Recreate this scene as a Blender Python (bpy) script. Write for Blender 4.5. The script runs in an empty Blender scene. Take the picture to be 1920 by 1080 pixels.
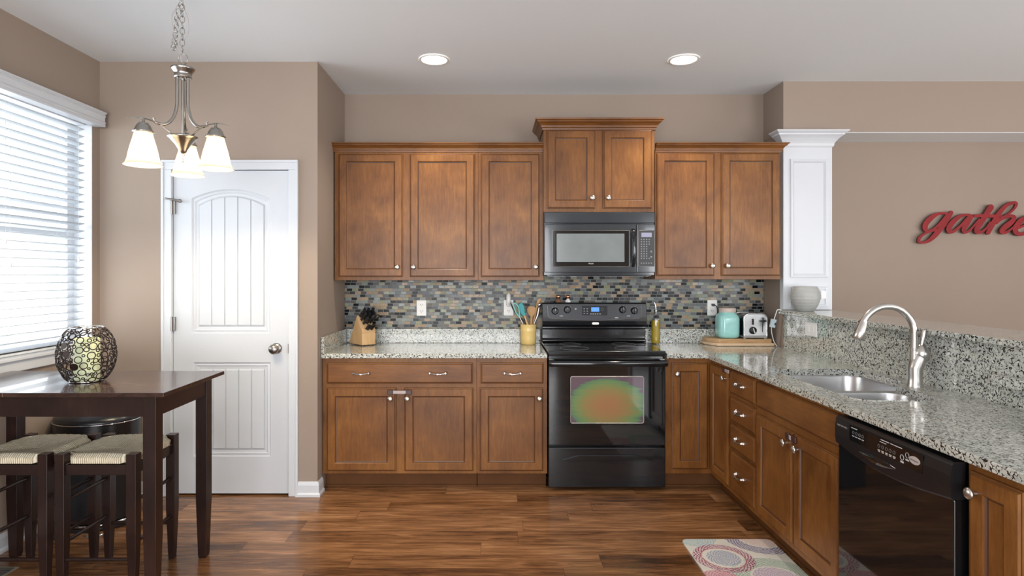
import bpy, bmesh, math, random
from mathutils import Vector, Matrix
random.seed(7)
C = bpy.context.scene
COL = C.collection
# ---------------------------------------------------------------- camera
cam = bpy.data.cameras.new('camera'); camo = bpy.data.objects.new('camera', cam); COL.objects.link(camo)
camo.location = (0, 0, 1.407); camo.rotation_euler = (math.pi/2, 0, 0)
cam.sensor_width = 36; cam.lens = 21.0            # 1120 px focal length at 1920 px
cam.shift_x = 35/1920; cam.shift_y = -28/1920; cam.clip_start = .05
C.camera = camo
C.view_settings.view_transform = 'Standard'; C.view_settings.look = 'None'
C.view_settings.gamma = 1; C.view_settings.use_curve_mapping = False
C.view_settings.exposure = 0.2
C.cycles.max_bounces = 8; C.cycles.diffuse_bounces = 5; C.cycles.glossy_bounces = 4
C.cycles.transmission_bounces = 8; C.cycles.transparent_max_bounces = 12
C.cycles.caustics_reflective = False; C.cycles.caustics_refractive = False
C.cycles.sample_clamp_indirect = 6; C.cycles.use_denoising = True
# ---------------------------------------------------------------- world, window daylight and added room lights
W = bpy.data.worlds.new('world'); C.world = W; W.use_nodes = True
W.node_tree.nodes['Background'].inputs[0].default_value = (.86, .93, 1, 1)
W.node_tree.nodes['Background'].inputs[1].default_value = 1.6
def area(name, loc, rot, sx, sy, power, col):
    l = bpy.data.lights.new(name, 'AREA'); l.shape = 'RECTANGLE'; l.size = sx; l.size_y = sy
    l.energy = power; l.color = col
    o = bpy.data.objects.new(name, l); COL.objects.link(o); o.location = loc; o.rotation_euler = rot
    return o
area('window_daylight', (-3.30, 2.72, 1.65), (0, -math.pi/2-.3, 0), 2.6, 3.0, 135, (.90, .96, 1))
area('added_rear_light', (-.55, -3.3, 1.35), (math.pi/2+.5, 0, 0), 3.3, 2.2, 200, (.97, .98, 1))  # added light for an unseen rear window, tilted up to brighten the ceiling
area('added_rear_right_light', (4.1, -3.3, 1.35), (math.pi/2+.5, 0, 0), 2.2, 2.2, 130, (.97, .98, 1))  # second added rear light, set apart so the range front mirrors plain wall
area('added_side_light', (5.85, .6, 1.5), (0, math.pi/2+.5, 0), 1.9, 3.4, 120, (1, .97, .93))  # unseen light added before the solid right wall, lifts living side and ceiling
# ---------------------------------------------------------------- mesh helpers
class MB:
    def __init__(s, xf=None): s.v = []; s.f = []; s.m = []; s.s = []; s.xf = xf
    def add(s, vs, fs, mi=0, smooth=False):
        b = len(s.v)
        for p in vs:
            p = Vector(p)
            s.v.append(s.xf @ p if s.xf else p)
        for f in fs: s.f.append([b+i for i in f]); s.m.append(mi); s.s.append(smooth)
    def box(s, x0, x1, y0, y1, z0, z1, mi=0):
        s.add([(x0,y0,z0),(x1,y0,z0),(x1,y1,z0),(x0,y1,z0),(x0,y0,z1),(x1,y0,z1),(x1,y1,z1),(x0,y1,z1)],
              [(0,3,2,1),(4,5,6,7),(0,1,5,4),(1,2,6,5),(2,3,7,6),(3,0,4,7)], mi); return s
    def rings(s, rows, mi=0, smooth=True, closed=False, cap=True):
        n = len(rows[0]); vs = [p for r in rows for p in r]; fs = []
        R = len(rows)
        for i in range(R if closed else R-1):
            a = i*n; b = ((i+1) % R)*n
            for j in range(n):
                k = (j+1) % n; fs.append((a+j, a+k, b+k, b+j))
        s.add(vs, fs, mi, smooth)
        if cap and not closed:
            s.add(rows[0], [tuple(range(n-1, -1, -1))], mi); s.add(rows[-1], [tuple(range(n))], mi)
        return s
    def tube(s, pts, r, n=10, mi=0, closed=False, flat=None):
        pts = [Vector(p) for p in pts]; N = len(pts)
        rs = r if isinstance(r, (list, tuple)) else [r]*N
        rows = []; ref = None
        for i, p in enumerate(pts):
            if closed: t = pts[(i+1) % N]-pts[i-1]
            else: t = pts[min(i+1, N-1)]-pts[max(i-1, 0)]
            t.normalize()
            if ref is None:
                ref = Vector((0,0,1)) if abs(t.z) < .9 else Vector((1,0,0))
            a = ref-t*ref.dot(t)
            if a.length < 1e-5: a = t.orthogonal()
            a.normalize(); ref = a; b = t.cross(a)
            fa, fb = flat if flat else (1, 1)
            rows.append([p+(a*math.cos(q)*fa+b*math.sin(q)*fb)*rs[i] for q in [2*math.pi*j/n for j in range(n)]])
        return s.rings(rows, mi, True, closed)
    def lathe(s, prof, c=(0,0,0), n=32, mi=0, axis='Z', cap=True, smooth=True):
        cx, cy, cz = c; rows = []
        for r, z in prof:
            row = []
            for j in range(n):
                q = 2*math.pi*j/n; u, v = r*math.cos(q), r*math.sin(q)
                if axis == 'Z': row.append((cx+u, cy+v, cz+z))
                elif axis == 'Y': row.append((cx+u, cy-z, cz+v))      # positive z points toward -Y
                else: row.append((cx+z, cy+u, cz+v))
            rows.append(row)
        return s.rings(rows, mi, smooth, False, cap)
    def torus(s, c, nrm, R, r, n=24, m=8, mi=0, sx=1, ref=None):
        nrm = Vector(nrm).normalized(); a = Vector(ref) if ref else nrm.orthogonal()
        a = (a-nrm*a.dot(nrm)).normalized(); b = nrm.cross(a); c = Vector(c)
        return s.tube([c+a*math.cos(q)*R*sx+b*math.sin(q)*R for q in [2*math.pi*i/n for i in range(n)]], r, m, mi, True)
    def prism(s, pts, o, u, v, w, d0, d1, mi=0):
        o, u, v, w = map(Vector, (o, u, v, w)); n = len(pts)
        A = [o+u*a+v*b+w*d0 for a, b in pts]; B = [o+u*a+v*b+w*d1 for a, b in pts]
        s.add(A+B, [tuple(range(n-1, -1, -1)), tuple(range(n, 2*n))]+[(i, (i+1) % n, n+(i+1) % n, n+i) for i in range(n)], mi); return s
    def front(s, x0, x1, z0, z1, loops, mis=None, y0=0):
        """rectangular profile seen from -Y: loops = (inset, height toward -Y)"""
        rows = [[(x0+i, y0-d, z0+i), (x1-i, y0-d, z0+i), (x1-i, y0-d, z1-i), (x0+i, y0-d, z1-i)] for i, d in loops]
        for k in range(len(rows)-1):
            s.rings([rows[k], rows[k+1]], (mis[k] if mis else 0), False, False, False)
        s.add(rows[-1], [(0,1,2,3)], 0); s.add(rows[0], [(3,2,1,0)], 0); return s
    def sweep(s, path, prof, side=1, closed=False, mi=0, axes=None):
        """profile (out, up) carried along a 2D path with mitred corners"""
        P = [Vector((p[0], p[1])) for p in path]; N = len(P); rows = []
        for i, p in enumerate(P):
            d0 = (P[i]-P[i-1]).normalized() if (i > 0 or closed) else None
            d1 = (P[(i+1) % N]-P[i]).normalized() if (i < N-1 or closed) else None
            n0 = Vector((-d0.y, d0.x)) if d0 else None; n1 = Vector((-d1.y, d1.x)) if d1 else None
            if n0 is None: m = n1
            elif n1 is None: m = n0
            else: m = (n0+n1).normalized(); m = m/max(.3, m.dot(n0))
            m = m*side
            row = []
            for o, z in prof:
                q = p+m*o
                row.append(axes(q.x, q.y, z) if axes else (q.x, q.y, z))
            rows.append(row)
        return s.rings(rows, mi, False, closed, not closed)
    def slab(s, outer, holes, z0, z1, mi=0):
        """flat plate with rounded openings"""
        bm = bmesh.new(); es = []; loops = []
        for lp in [outer]+holes:
            vs = [bm.verts.new((p[0], p[1], 0)) for p in lp]; loops.append(len(lp))
            es += [bm.edges.new((vs[i], vs[(i+1) % len(vs)])) for i in range(len(vs))]
        bmesh.ops.triangle_fill(bm, use_beauty=True, use_dissolve=False, edges=es)
        bm.verts.ensure_lookup_table(); bm.verts.index_update()
        V = [(v.co.x, v.co.y) for v in bm.verts]; F = [[v.index for v in f.verts] for f in bm.faces]; n = len(V)
        F = [f if ((V[f[1]][0]-V[f[0]][0])*(V[f[2]][1]-V[f[0]][1])-(V[f[1]][1]-V[f[0]][1])*(V[f[2]][0]-V[f[0]][0])) > 0 else f[::-1] for f in F]
        bm.free()
        fs = [[i+n for i in f] for f in F]+[f[::-1] for f in F]; b = 0
        for k, L in enumerate(loops):
            for i in range(L):
                a, c = b+i, b+(i+1) % L
                fs.append((a, c, c+n, a+n) if k == 0 else (c, a, a+n, c+n))
            b += L
        s.add([(x, y, z0) for x, y in V]+[(x, y, z1) for x, y in V], fs, mi); return s
    def build(s, name, mats, parent=None, bevel=0, label=None, world=True, seg=2, subsurf=0):
        me = bpy.data.meshes.new(name)
        off = Vector((0,0,0))
        if parent is not None and parent.get('_w'): off = Vector(parent['_off'])
        me.from_pydata([tuple(v-off) for v in s.v], [], s.f); me.update()
        for m in (mats if isinstance(mats, (list, tuple)) else [mats]): me.materials.append(m)
        for p, mi, sm in zip(me.polygons, s.m, s.s): p.material_index = mi; p.use_smooth = sm
        o = bpy.data.objects.new(name, me); COL.objects.link(o)
        if parent is not None:
            o.parent = parent
            if parent.get('_w'): o['_w'] = 1; o['_off'] = parent['_off']
        if bevel:
            b = o.modifiers.new('bevel', 'BEVEL'); b.width = bevel; b.segments = seg; b.limit_method = 'ANGLE'; b.angle_limit = math.radians(40)
        if subsurf:
            q = o.modifiers.new('subdivision', 'SUBSURF'); q.levels = subsurf; q.render_levels = subsurf
        if label: o['label'] = label
        return o
def thing(name, label, cat, loc=(0,0,0), rotz=0, group=None, world=False):
    o = bpy.data.objects.new(name, None); COL.objects.link(o); o.location = loc; o.rotation_euler = (0,0,rotz)
    o.empty_display_size = .05
    o['label'] = label; o['category'] = cat
    if group: o['group'] = group
    if world: o['_w'] = 1; o['_off'] = tuple(loc)
    return o
def wthing(name, label, cat, loc, group=None): return thing(name, label, cat, loc, 0, group, True)
def tag(o, label, cat, group=None):
    o['label'] = label; o['category'] = cat
    if group: o['group'] = group
    return o
def struct(o): o['kind'] = 'structure'; return o
def rrect(x0, x1, y0, y1, r, n=6):
    out = []
    for cx, cy, a in ((x1-r, y0+r, -90), (x1-r, y1-r, 0), (x0+r, y1-r, 90), (x0+r, y0+r, 180)):
        for i in range(n+1):
            q = math.radians(a+90*i/n); out.append((cx+r*math.cos(q), cy+r*math.sin(q)))
    return out
def text(body, name, mat, parent, origin, u, v, size, depth=.0006, align='CENTER', shear=0, width=None):
    cu = bpy.data.curves.new(name, 'FONT'); cu.body = body; cu.size = 1; cu.align_x = align; cu.align_y = 'CENTER'; cu.extrude = 0; cu.shear = shear; cu.resolution_u = 2
    to = bpy.data.objects.new(name, cu); COL.objects.link(to)
    dg = bpy.context.evaluated_depsgraph_get(); me = bpy.data.meshes.new_from_object(to.evaluated_get(dg))
    bpy.data.objects.remove(to); bpy.data.curves.remove(cu)
    u, v, o = Vector(u), Vector(v), Vector(origin); w = u.cross(v)
    xs = [p.co.x for p in me.vertices]; sx = size
    if width: sx = width/max(1e-6, max(xs)-min(xs))
    mb = MB(); mb.add([o+u*p.co.x*sx+v*p.co.y*size+w*depth for p in me.vertices], [list(p.vertices) for p in me.polygons], 0)
    bpy.data.meshes.remove(me)
    return mb.build(name, mat, parent)
def catmull(pts, n=8):
    P = [Vector(p) for p in pts]; out = []
    for i in range(len(P)-1):
        a, b, c, d = P[max(i-1, 0)], P[i], P[i+1], P[min(i+2, len(P)-1)]
        for k in range(n):
            t = k/n
            out.append(.5*((2*b)+(c-a)*t+(2*a-5*b+4*c-d)*t*t+(3*b-a-3*c+d)*t**3))
    out.append(P[-1]); return out
# ---------------------------------------------------------------- materials
class N:
    def __init__(s, name, rough=.5, metal=0, spec=.5, coat=0, color=(.8,.8,.8)):
        s.m = bpy.data.materials.new(name); s.m.use_nodes = True; s.t = s.m.node_tree; s.b = s.t.nodes['Principled BSDF']
        s.set('Roughness', rough); s.set('Metallic', metal); s.set('Specular IOR Level', spec); s.set('Coat Weight', coat); s.set('Base Color', (*color, 1))
        s.tcn = s.t.nodes.new('ShaderNodeTexCoord'); s.P = s.tcn.outputs['Object']
    def set(s, k, v): s.b.inputs[k].default_value = v
    def lk(s, a, k): s.t.links.new(a, s.b.inputs[k] if isinstance(k, str) else k)
    def nd(s, typ, **kw):
        n = s.t.nodes.new('ShaderNode'+typ)
        for k, v in kw.items(): setattr(n, k, v)
        return n
    def inp(s, sock, v):
        if hasattr(v, 'is_linked') or isinstance(v, bpy.types.NodeSocket): s.t.links.new(v, sock)
        else: sock.default_value = v
    def ma(s, op, a, b=0, c=0):
        n = s.nd('Math', operation=op)
        s.inp(n.inputs[0], a); s.inp(n.inputs[1], b); s.inp(n.inputs[2], c); return n.outputs[0]
    def sep(s, v=None):
        n = s.nd('SeparateXYZ'); s.inp(n.inputs[0], v or s.P); return n.outputs
    def comb(s, x, y, z=0):
        n = s.nd('CombineXYZ'); s.inp(n.inputs[0], x); s.inp(n.inputs[1], y); s.inp(n.inputs[2], z); return n.outputs[0]
    def map(s, scale=(1,1,1), loc=(0,0,0), v=None, rot=(0,0,0)):
        n = s.nd('Mapping'); s.inp(n.inputs[0], v or s.P); n.inputs['Scale'].default_value = scale; n.inputs['Location'].default_value = loc; n.inputs['Rotation'].default_value = rot; return n.outputs[0]
    def noise(s, v, sc, det=3, dist=0, rough=.5):
        n = s.nd('TexNoise'); s.inp(n.inputs['Vector'], v); n.inputs['Scale'].default_value = sc; n.inputs['Detail'].default_value = det; n.inputs['Distortion'].default_value = dist; n.inputs['Roughness'].default_value = rough; return n.outputs['Fac']
    def white(s, v):
        n = s.nd('TexWhiteNoise', noise_dimensions='3D'); s.inp(n.inputs['Vector'], v); return n.outputs['Value']
    def ramp(s, fac, stops, const=False):
        n = s.nd('ValToRGB'); e = n.color_ramp.elements
        if const: n.color_ramp.interpolation = 'CONSTANT'
        while len(e) < len(stops): e.new(.5)
        for i, (p, c) in enumerate(stops):
            e[i].position = p; e[i].color = (*c, 1) if len(c) == 3 else c
        s.inp(n.inputs[0], fac); return n.outputs[0]
    def mix(s, f, a, b, mode='MIX'):
        n = s.nd('Mix', data_type='RGBA', blend_type=mode); s.inp(n.inputs[0], f)
        for k, v in ((6, a), (7, b)):
            s.inp(n.inputs[k], (*v, 1) if isinstance(v, tuple) and len(v) == 3 else v)
        return n.outputs[2]
    def bump(s, h, st=.2, d=.01):
        n = s.nd('Bump'); n.inputs['Strength'].default_value = st; n.inputs['Distance'].default_value = d; s.inp(n.inputs['Height'], h); s.lk(n.outputs[0], 'Normal'); return n
def plain(name, col, rough=.5, metal=0, var=.06, sc=6, coat=0, spec=.5, bump=0):
    n = N(name, rough, metal, spec, coat)
    f = n.noise(n.P, sc, 3)
    lo = tuple(c*(1-var) for c in col); hi = tuple(min(1, c*(1+var)) for c in col)
    n.lk(n.ramp(f, [(.3, lo), (.7, hi)]), 'Base Color')
    if bump: n.bump(n.noise(n.P, sc*30, 2), bump, .002)
    return n.m
def stained(name, lo, mid, hi, rough=.36, horiz=False, coat=.12):
    n = N(name, rough, 0, .28, coat); n.set('Coat Roughness', .25)
    ax = (1.2, 9, 9) if horiz else (9, 9, 1.2)
    blotch = n.noise(n.P, 3.1, 3, .4); g = n.noise(n.map(ax), 9, 5, .6); fine = n.noise(n.map(tuple(a*8 for a in ax)), 6, 3)
    f = n.ma('ADD', n.ma('MULTIPLY', blotch, .62), n.ma('ADD', n.ma('MULTIPLY', g, .28), n.ma('MULTIPLY', fine, .10)))
    n.lk(n.ramp(f, [(.36, lo), (.5, mid), (.64, hi)]), 'Base Color')
    return n.m
M = {}
M['wall'] = plain('taupe_paint', (.320,.255,.208), .85, var=.02, sc=2, bump=.05)
M['ceiling'] = plain('ceiling_paint', (.84,.90,.945), .9, var=.01, sc=1, bump=.05)
M['trim'] = plain('white_trim_paint', (.62,.65,.69), .35, var=.01)
M['white'] = plain('white_plastic', (.80,.80,.79), .35, var=.01)
M['blind'] = plain('blind_slat_white', (.66,.69,.72), .4, var=.01)
M['wood'] = stained('cabinet_stain', (.108,.038,.008), (.182,.070,.016), (.270,.114,.027))
M['woodh'] = stained('cabinet_stain_horizontal', (.108,.038,.009), (.166,.063,.015), (.230,.094,.023), horiz=True)
M['glaze'] = plain('dark_glaze', (.085,.032,.012), .4)
M['toe'] = plain('toe_kick_stain', (.115,.045,.014), .6, var=.15, spec=.2)
M['nickel'] = plain('satin_nickel', (.62,.60,.57), .28, 1)
M['chromem'] = plain('chrome', (.75,.75,.76), .08, 1)
M['steel'] = plain('brushed_steel', (.55,.55,.56), .3, 1)
M['lampnickel'] = plain('lamp_nickel', (.40,.385,.36), .25, 1)
M['dsteel'] = plain('dark_nickel', (.30,.28,.26), .3, 1)
M['gloss'] = plain('black_gloss_enamel', (.008,.009,.011), .12, var=.1, coat=.3)
M['black'] = plain('black_plastic', (.010,.010,.012), .4, var=.1)
M['dgrey'] = plain('charcoal_panel', (.035,.038,.045), .22, var=.1)
M['glass_black'] = plain('black_glass', (.006,.007,.008), .05, coat=.5)
M['print'] = plain('white_print', (.6,.62,.64), .5)
M['dprint'] = plain('grey_print', (.22,.23,.24), .5)
M['espresso'] = stained('espresso_wood', (.012,.006,.005), (.022,.010,.008), (.038,.017,.013), .32, coat=.2)
M['beech'] = stained('beech_wood', (.55,.34,.16), (.66,.43,.22), (.74,.52,.30), .5, coat=0)
M['maple'] = stained('pale_maple', (.62,.44,.27), (.72,.53,.35), (.80,.62,.44), .5, True, 0)
M['acacia'] = stained('warm_board_wood', (.30,.16,.07), (.52,.33,.17), (.68,.48,.29), .5, True, 0)
M['spoon'] = stained('wooden_spoon', (.36,.20,.09), (.46,.27,.13), (.55,.34,.18), .6, coat=0)
M['teal'] = plain('teal_silicone', (.01,.30,.33), .45)
M['mint'] = plain('mint_plastic', (.20,.55,.48), .4)
M['jar'] = plain('aqua_ceramic', (.36,.72,.68), .2, coat=.4)
M['lid'] = plain('pale_wood_lid', (.62,.52,.46), .5)
M['crock'] = plain('yellow_ceramic', (.80,.58,.22), .3, var=.03, coat=.2)
M['greyc'] = plain('grey_ceramic', (.38,.385,.375), .4, var=.03)
M['red'] = plain('red_painted_wood', (.24,.014,.018), .6, var=.15, sc=14, spec=.3)
M['rededge'] = plain('dark_red_edge', (.09,.02,.018), .5)
M['candle'] = plain('pale_green_wax', (.70,.76,.50), .5, var=.02)
M['bronze'] = plain('dark_bronze_wire', (.028,.016,.012), .35, .6)
M['vent'] = plain('beige_register', (.26,.23,.18), .5, var=.03)
M['brownp'] = plain('brown_latch_plastic', (.05,.02,.015), .3)
M['strap'] = plain('clear_strap', (.45,.38,.38), .4)
M['salt'] = plain('walnut_shaker', (.20,.09,.05), .4)
M['door'] = plain('door_paint', (.60,.63,.67), .35, var=.01)
def emis(name, col, st):
    n = N(name); n.set('Base Color', (*col, 1)); n.set('Emission Color', (*col, 1)); n.set('Emission Strength', st)
    n.set('Roughness', .4); return n.m
M['bulb'] = emis('lit_lens', (1, .93, .80), 9)
M['lcd'] = emis('blue_display', (.06, .22, .85), .8)
M['lcd2'] = emis('grey_display', (.20, .20, .28), .5)
def glass(name, col, rough=0, ior=1.45):
    n = N(name, rough); n.set('Transmission Weight', 1); n.set('Base Color', (*col, 1)); n.set('IOR', ior); return n.m

M['fascia'] = plain('black_fascia', (.012,.012,.014), .28, var=.1)
M['badge'] = plain('pale_badge', (.50,.45,.43), .4)
M['slat'] = plain('slat_shade_grey', (.47,.50,.53), .5, var=.01)  # shade put into the colour: white slats greyed to show against bright window
M['oil'] = plain('olive_oil', (.50,.36,.015), .08, var=.1, coat=.3)
def pane():
    m = bpy.data.materials.new('window_glass'); m.use_nodes = True; t = m.node_tree; t.nodes.clear()
    o = t.nodes.new('ShaderNodeOutputMaterial'); mx = t.nodes.new('ShaderNodeMixShader'); tr = t.nodes.new('ShaderNodeBsdfTransparent'); gl = t.nodes.new('ShaderNodeBsdfGlossy')
    gl.inputs['Roughness'].default_value = .02; mx.inputs[0].default_value = .08
    t.links.new(tr.outputs[0], mx.inputs[1]); t.links.new(gl.outputs[0], mx.inputs[2]); t.links.new(mx.outputs[0], o.inputs[0]); return m
M['pane'] = pane()
M['glass'] = pane()
def shade():
    m = bpy.data.materials.new('frosted_shade_glass'); m.use_nodes = True; t = m.node_tree; t.nodes.clear()
    o = t.nodes.new('ShaderNodeOutputMaterial'); mx = t.nodes.new('ShaderNodeMixShader'); tr = t.nodes.new('ShaderNodeBsdfTranslucent'); gl = t.nodes.new('ShaderNodeBsdfPrincipled')
    tr.inputs[0].default_value = (.95,.90,.80,1); gl.inputs['Base Color'].default_value = (.80,.76,.66,1); gl.inputs['Roughness'].default_value = .25; mx.inputs[0].default_value = .30
    t.links.new(tr.outputs[0], mx.inputs[1]); t.links.new(gl.outputs[0], mx.inputs[2]); t.links.new(mx.outputs[0], o.inputs[0]); return m
M['shade'] = shade()
def granite():
    n = N('speckled_granite', .12, 0, .5, .3)
    d = n.nd('VectorMath', operation='ADD'); nz = n.nd('TexNoise'); n.t.links.new(n.P, nz.inputs['Vector']); nz.inputs['Scale'].default_value = 70; nz.inputs['Detail'].default_value = 2
    sc = n.nd('VectorMath', operation='SCALE'); n.t.links.new(nz.outputs['Color'], sc.inputs[0]); sc.inputs['Scale'].default_value = .016
    n.t.links.new(n.P, d.inputs[0]); n.t.links.new(sc.outputs[0], d.inputs[1])
    v = n.nd('TexVoronoi', feature='DISTANCE_TO_EDGE'); n.t.links.new(d.outputs[0], v.inputs['Vector']); v.inputs['Scale'].default_value = 74
    v2 = n.nd('TexVoronoi', feature='F1'); n.t.links.new(d.outputs[0], v2.inputs['Vector']); v2.inputs['Scale'].default_value = 74
    edge = n.ma('LESS_THAN', v.outputs['Distance'], .10)
    msk = n.ma('GREATER_THAN', n.noise(n.P, 88, 2), .51)
    black = n.ma('MULTIPLY', edge, msk)
    thin = n.ma('LESS_THAN', v.outputs['Distance'], .05)
    cellc = n.ramp(v2.outputs['Color'], [(.1, (.44,.46,.42)), (.5, (.56,.58,.53)), (.9, (.65,.66,.61))])
    tan = n.ma('GREATER_THAN', n.noise(n.P, 16, 2), .72)
    c = n.mix(n.ma('MULTIPLY', tan, .6), cellc, (.55,.38,.20))
    c = n.mix(n.ma('MULTIPLY', thin, .45), c, (.22,.23,.22))
    c = n.mix(black, c, (.020,.017,.018))
    n.lk(c, 'Base Color'); return n.m
M['granite'] = granite()
def mosaic():
    n = N('glass_mosaic', .15, 0, .2, 0)
    x, y, z = n.sep(); zz = n.ma('DIVIDE', z, .0223); row = n.ma('FLOOR', zz)
    xx = n.ma('ADD', n.ma('DIVIDE', x, .0425), n.ma('MULTIPLY', n.ma('MODULO', n.ma('ABSOLUTE', row), 2), .5))
    xx = n.ma('ADD', xx, n.ma('MULTIPLY', n.ma('FLOOR', n.ma('DIVIDE', row, 2)), .33))
    cx = n.ma('FLOOR', xx); r = n.white(n.comb(cx, row, 3.3)); r2 = n.white(n.comb(cx, row, 8.1))
    c = n.ramp(r, [(0, (.006,.008,.010)), (.21, (.055,.056,.060)), (.34, (.12,.135,.145)), (.52, (.22,.25,.235)), (.66, (.14,.125,.11)), (.75, (.34,.25,.16)), (.93, (.26,.27,.17))], True)
    vein = n.noise(n.map((30, 30, 60)), 1, 4, 1.5)
    c = n.mix(.35, c, n.mix(1, c, n.ramp(vein, [(.3, (.55,.55,.55)), (.7, (1.5,1.5,1.5))]), 'MULTIPLY'))
    fx = n.ma('FRACT', xx); fz = n.ma('FRACT', zz)
    ex = n.ma('MINIMUM', fx, n.ma('SUBTRACT', 1, fx)); ez = n.ma('MINIMUM', fz, n.ma('SUBTRACT', 1, fz))
    g = n.ma('MAXIMUM', n.ma('LESS_THAN', ex, .030), n.ma('LESS_THAN', ez, .065))
    n.lk(n.mix(g, c, (.27,.27,.25)), 'Base Color')
    n.lk(n.ma('ADD', n.ma('MULTIPLY', g, .6), n.ma('MULTIPLY', n.ma('ADD', r2, .35), .30)), 'Roughness')
    h = n.ma('ADD', n.ma('SUBTRACT', 1, g), n.ma('MULTIPLY', n.ma('MULTIPLY', n.ma('SUBTRACT', fx, .5), n.ma('SUBTRACT', r2, .5)), .8))
    n.bump(h, .5, .002); return n.m
M['mosaic'] = mosaic()
def planks():
    n = N('floor_planks', .2, 0, .5, .15); n.set('Coat Roughness', .12)
    x, y, z = n.sep(); yy = n.ma('DIVIDE', n.ma('ADD', y, .03), .137); row = n.ma('FLOOR', yy); off = n.ma('MULTIPLY', n.white(n.comb(row, 2.2, 0)), 1.22)
    xx = n.ma('DIVIDE', n.ma('ADD', x, off), 1.22); col = n.ma('FLOOR', xx); r = n.white(n.comb(col, row, 1.7))
    gv = n.comb(n.ma('ADD', n.ma('MULTIPLY', x, 1.5), n.ma('MULTIPLY', r, 31)), n.ma('MULTIPLY', y, 17), n.ma('MULTIPLY', r, 57))
    g = n.noise(gv, 1.5, 8, 1.2, .68)
    gv2 = n.comb(n.ma('ADD', n.ma('MULTIPLY', x, 4), n.ma('MULTIPLY', r, 11)), n.ma('MULTIPLY', y, 90), r)
    fine = n.noise(gv2, 1.6, 4, .5)
    big = n.noise(n.comb(n.ma('ADD', n.ma('MULTIPLY', x, 1.6), n.ma('MULTIPLY', r, 9)), n.ma('MULTIPLY', y, 7), r), 1.2, 2, .6)
    f = n.ma('ADD', n.ma('ADD', n.ma('MULTIPLY', g, .58), n.ma('MULTIPLY', fine, .22)), n.ma('ADD', n.ma('MULTIPLY', big, .24), n.ma('MULTIPLY', n.ma('SUBTRACT', r, .5), .13)))
    c = n.ramp(f, [(.35, (.045,.018,.007)), (.45, (.115,.047,.018)), (.53, (.205,.093,.036)), (.62, (.34,.162,.070)), (.72, (.50,.28,.14))])
    fy = n.ma('FRACT', yy); fx = n.ma('FRACT', xx)
    seam = n.ma('MAXIMUM', n.ma('LESS_THAN', fy, .012), n.ma('LESS_THAN', fx, .0016))
    n.lk(n.mix(n.ma('MULTIPLY', seam, .7), c, (.02,.01,.006)), 'Base Color')
    n.lk(n.ma('ADD', .14, n.ma('MULTIPLY', fine, .16)), 'Roughness')
    n.bump(n.ma('SUBTRACT', n.ma('MULTIPLY', fine, .25), seam), .12, .002); return n.m
M['floor'] = planks()
def rush():
    n = N('woven_rush', .8)
    x, y, z = n.sep(); ax = n.ma('ABSOLUTE', x); ay = n.ma('ABSOLUTE', y)
    sel = n.ma('GREATER_THAN', ax, ay)
    co = n.ma('ADD', n.ma('MULTIPLY', y, sel), n.ma('MULTIPLY', x, n.ma('SUBTRACT', 1, sel)))
    w = n.ma('ADD', co, n.ma('MULTIPLY', n.noise(n.P, 25, 2), .004))
    st = n.ma('ABSOLUTE', n.ma('SINE', n.ma('MULTIPLY', w, 340)))
    f = n.noise(n.P, 40, 3)
    c = n.mix(n.ma('MULTIPLY', n.ma('SUBTRACT', 1, st), .75), n.ramp(f, [(.3, (.80,.70,.50)), (.7, (.95,.89,.70))]), (.22,.15,.07))
    n.lk(c, 'Base Color'); n.bump(st, .8, .003); return n.m
M['rush'] = rush()
def rugm():
    n = N('medallion_mat', .7)
    x, y, z = n.sep()
    base = n.ramp(n.noise(n.P, 9, 3), [(.35, (.66,.64,.58)), (.65, (.76,.73,.66))]); c = base
    def ring(c, cx, cy, r0, r1, c0, c1, freq, seed):
        dx = n.ma('SUBTRACT', x, cx); dy = n.ma('SUBTRACT', y, cy)
        d = n.ma('SQRT', n.ma('ADD', n.ma('MULTIPLY', dx, dx), n.ma('MULTIPLY', dy, dy)))
        a = n.ma('ARCTAN2', dy, dx)
        inn = n.ma('MULTIPLY', n.ma('GREATER_THAN', d, r0), n.ma('LESS_THAN', d, r1))
        pat = n.ma('MULTIPLY', n.ma('MULTIPLY', n.ma('SINE', n.ma('MULTIPLY', a, freq)), n.ma('SINE', n.ma('MULTIPLY', d, 420))), .7)
        spk = n.ma('GREATER_THAN', n.ma('ADD', pat, n.ma('MULTIPLY', n.noise(n.P, 170+seed, 2), 1.3)), .66)
        return n.mix(n.ma('MULTIPLY', inn, n.ma('ADD', .40, n.ma('MULTIPLY', spk, .60))), c, n.mix(spk, c0, c1))
    for (cx, cy, R) in rugm.M:
        pass
    A = (1.13, 2.93); B = (1.40, 3.15); D = (1.30, 2.73); E_ = (1.04, 2.71); F = (1.06, 3.16)
    c = ring(c, *F, 0, .11, (.55,.62,.55), (.35,.50,.55), 14, 1)
    c = ring(c, *B, .115, .185, (.45,.42,.50), (.14,.12,.24), 30, 2)
    c = ring(c, *B, 0, .105, (.70,.55,.38), (.66,.48,.50), 20, 3)
    c = ring(c, *D, .115, .20, (.48,.56,.46), (.32,.44,.36), 30, 4)
    c = ring(c, *D, 0, .105, (.66,.45,.45), (.45,.38,.55), 18, 5)
    c = ring(c, *E_, 0, .10, (.66,.38,.42), (.55,.16,.24), 22, 6)
    c = ring(c, *A, .108, .145, (.68,.63,.60), (.30,.04,.12), 26, 7)
    c = ring(c, *A, .100, .108, (.40,.04,.10), (.40,.04,.10), 3, 8)
    c = ring(c, *A, .080, .100, (.74,.72,.66), (.74,.72,.66), 3, 8)
    c = ring(c, *A, 0, .080, (.62,.60,.58), (.28,.34,.48), 16, 9)
    n.lk(c, 'Base Color'); n.bump(n.noise(n.P, 300, 2), .2, .001); return n.m
rugm.M = []
M['rug'] = rugm()
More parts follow.
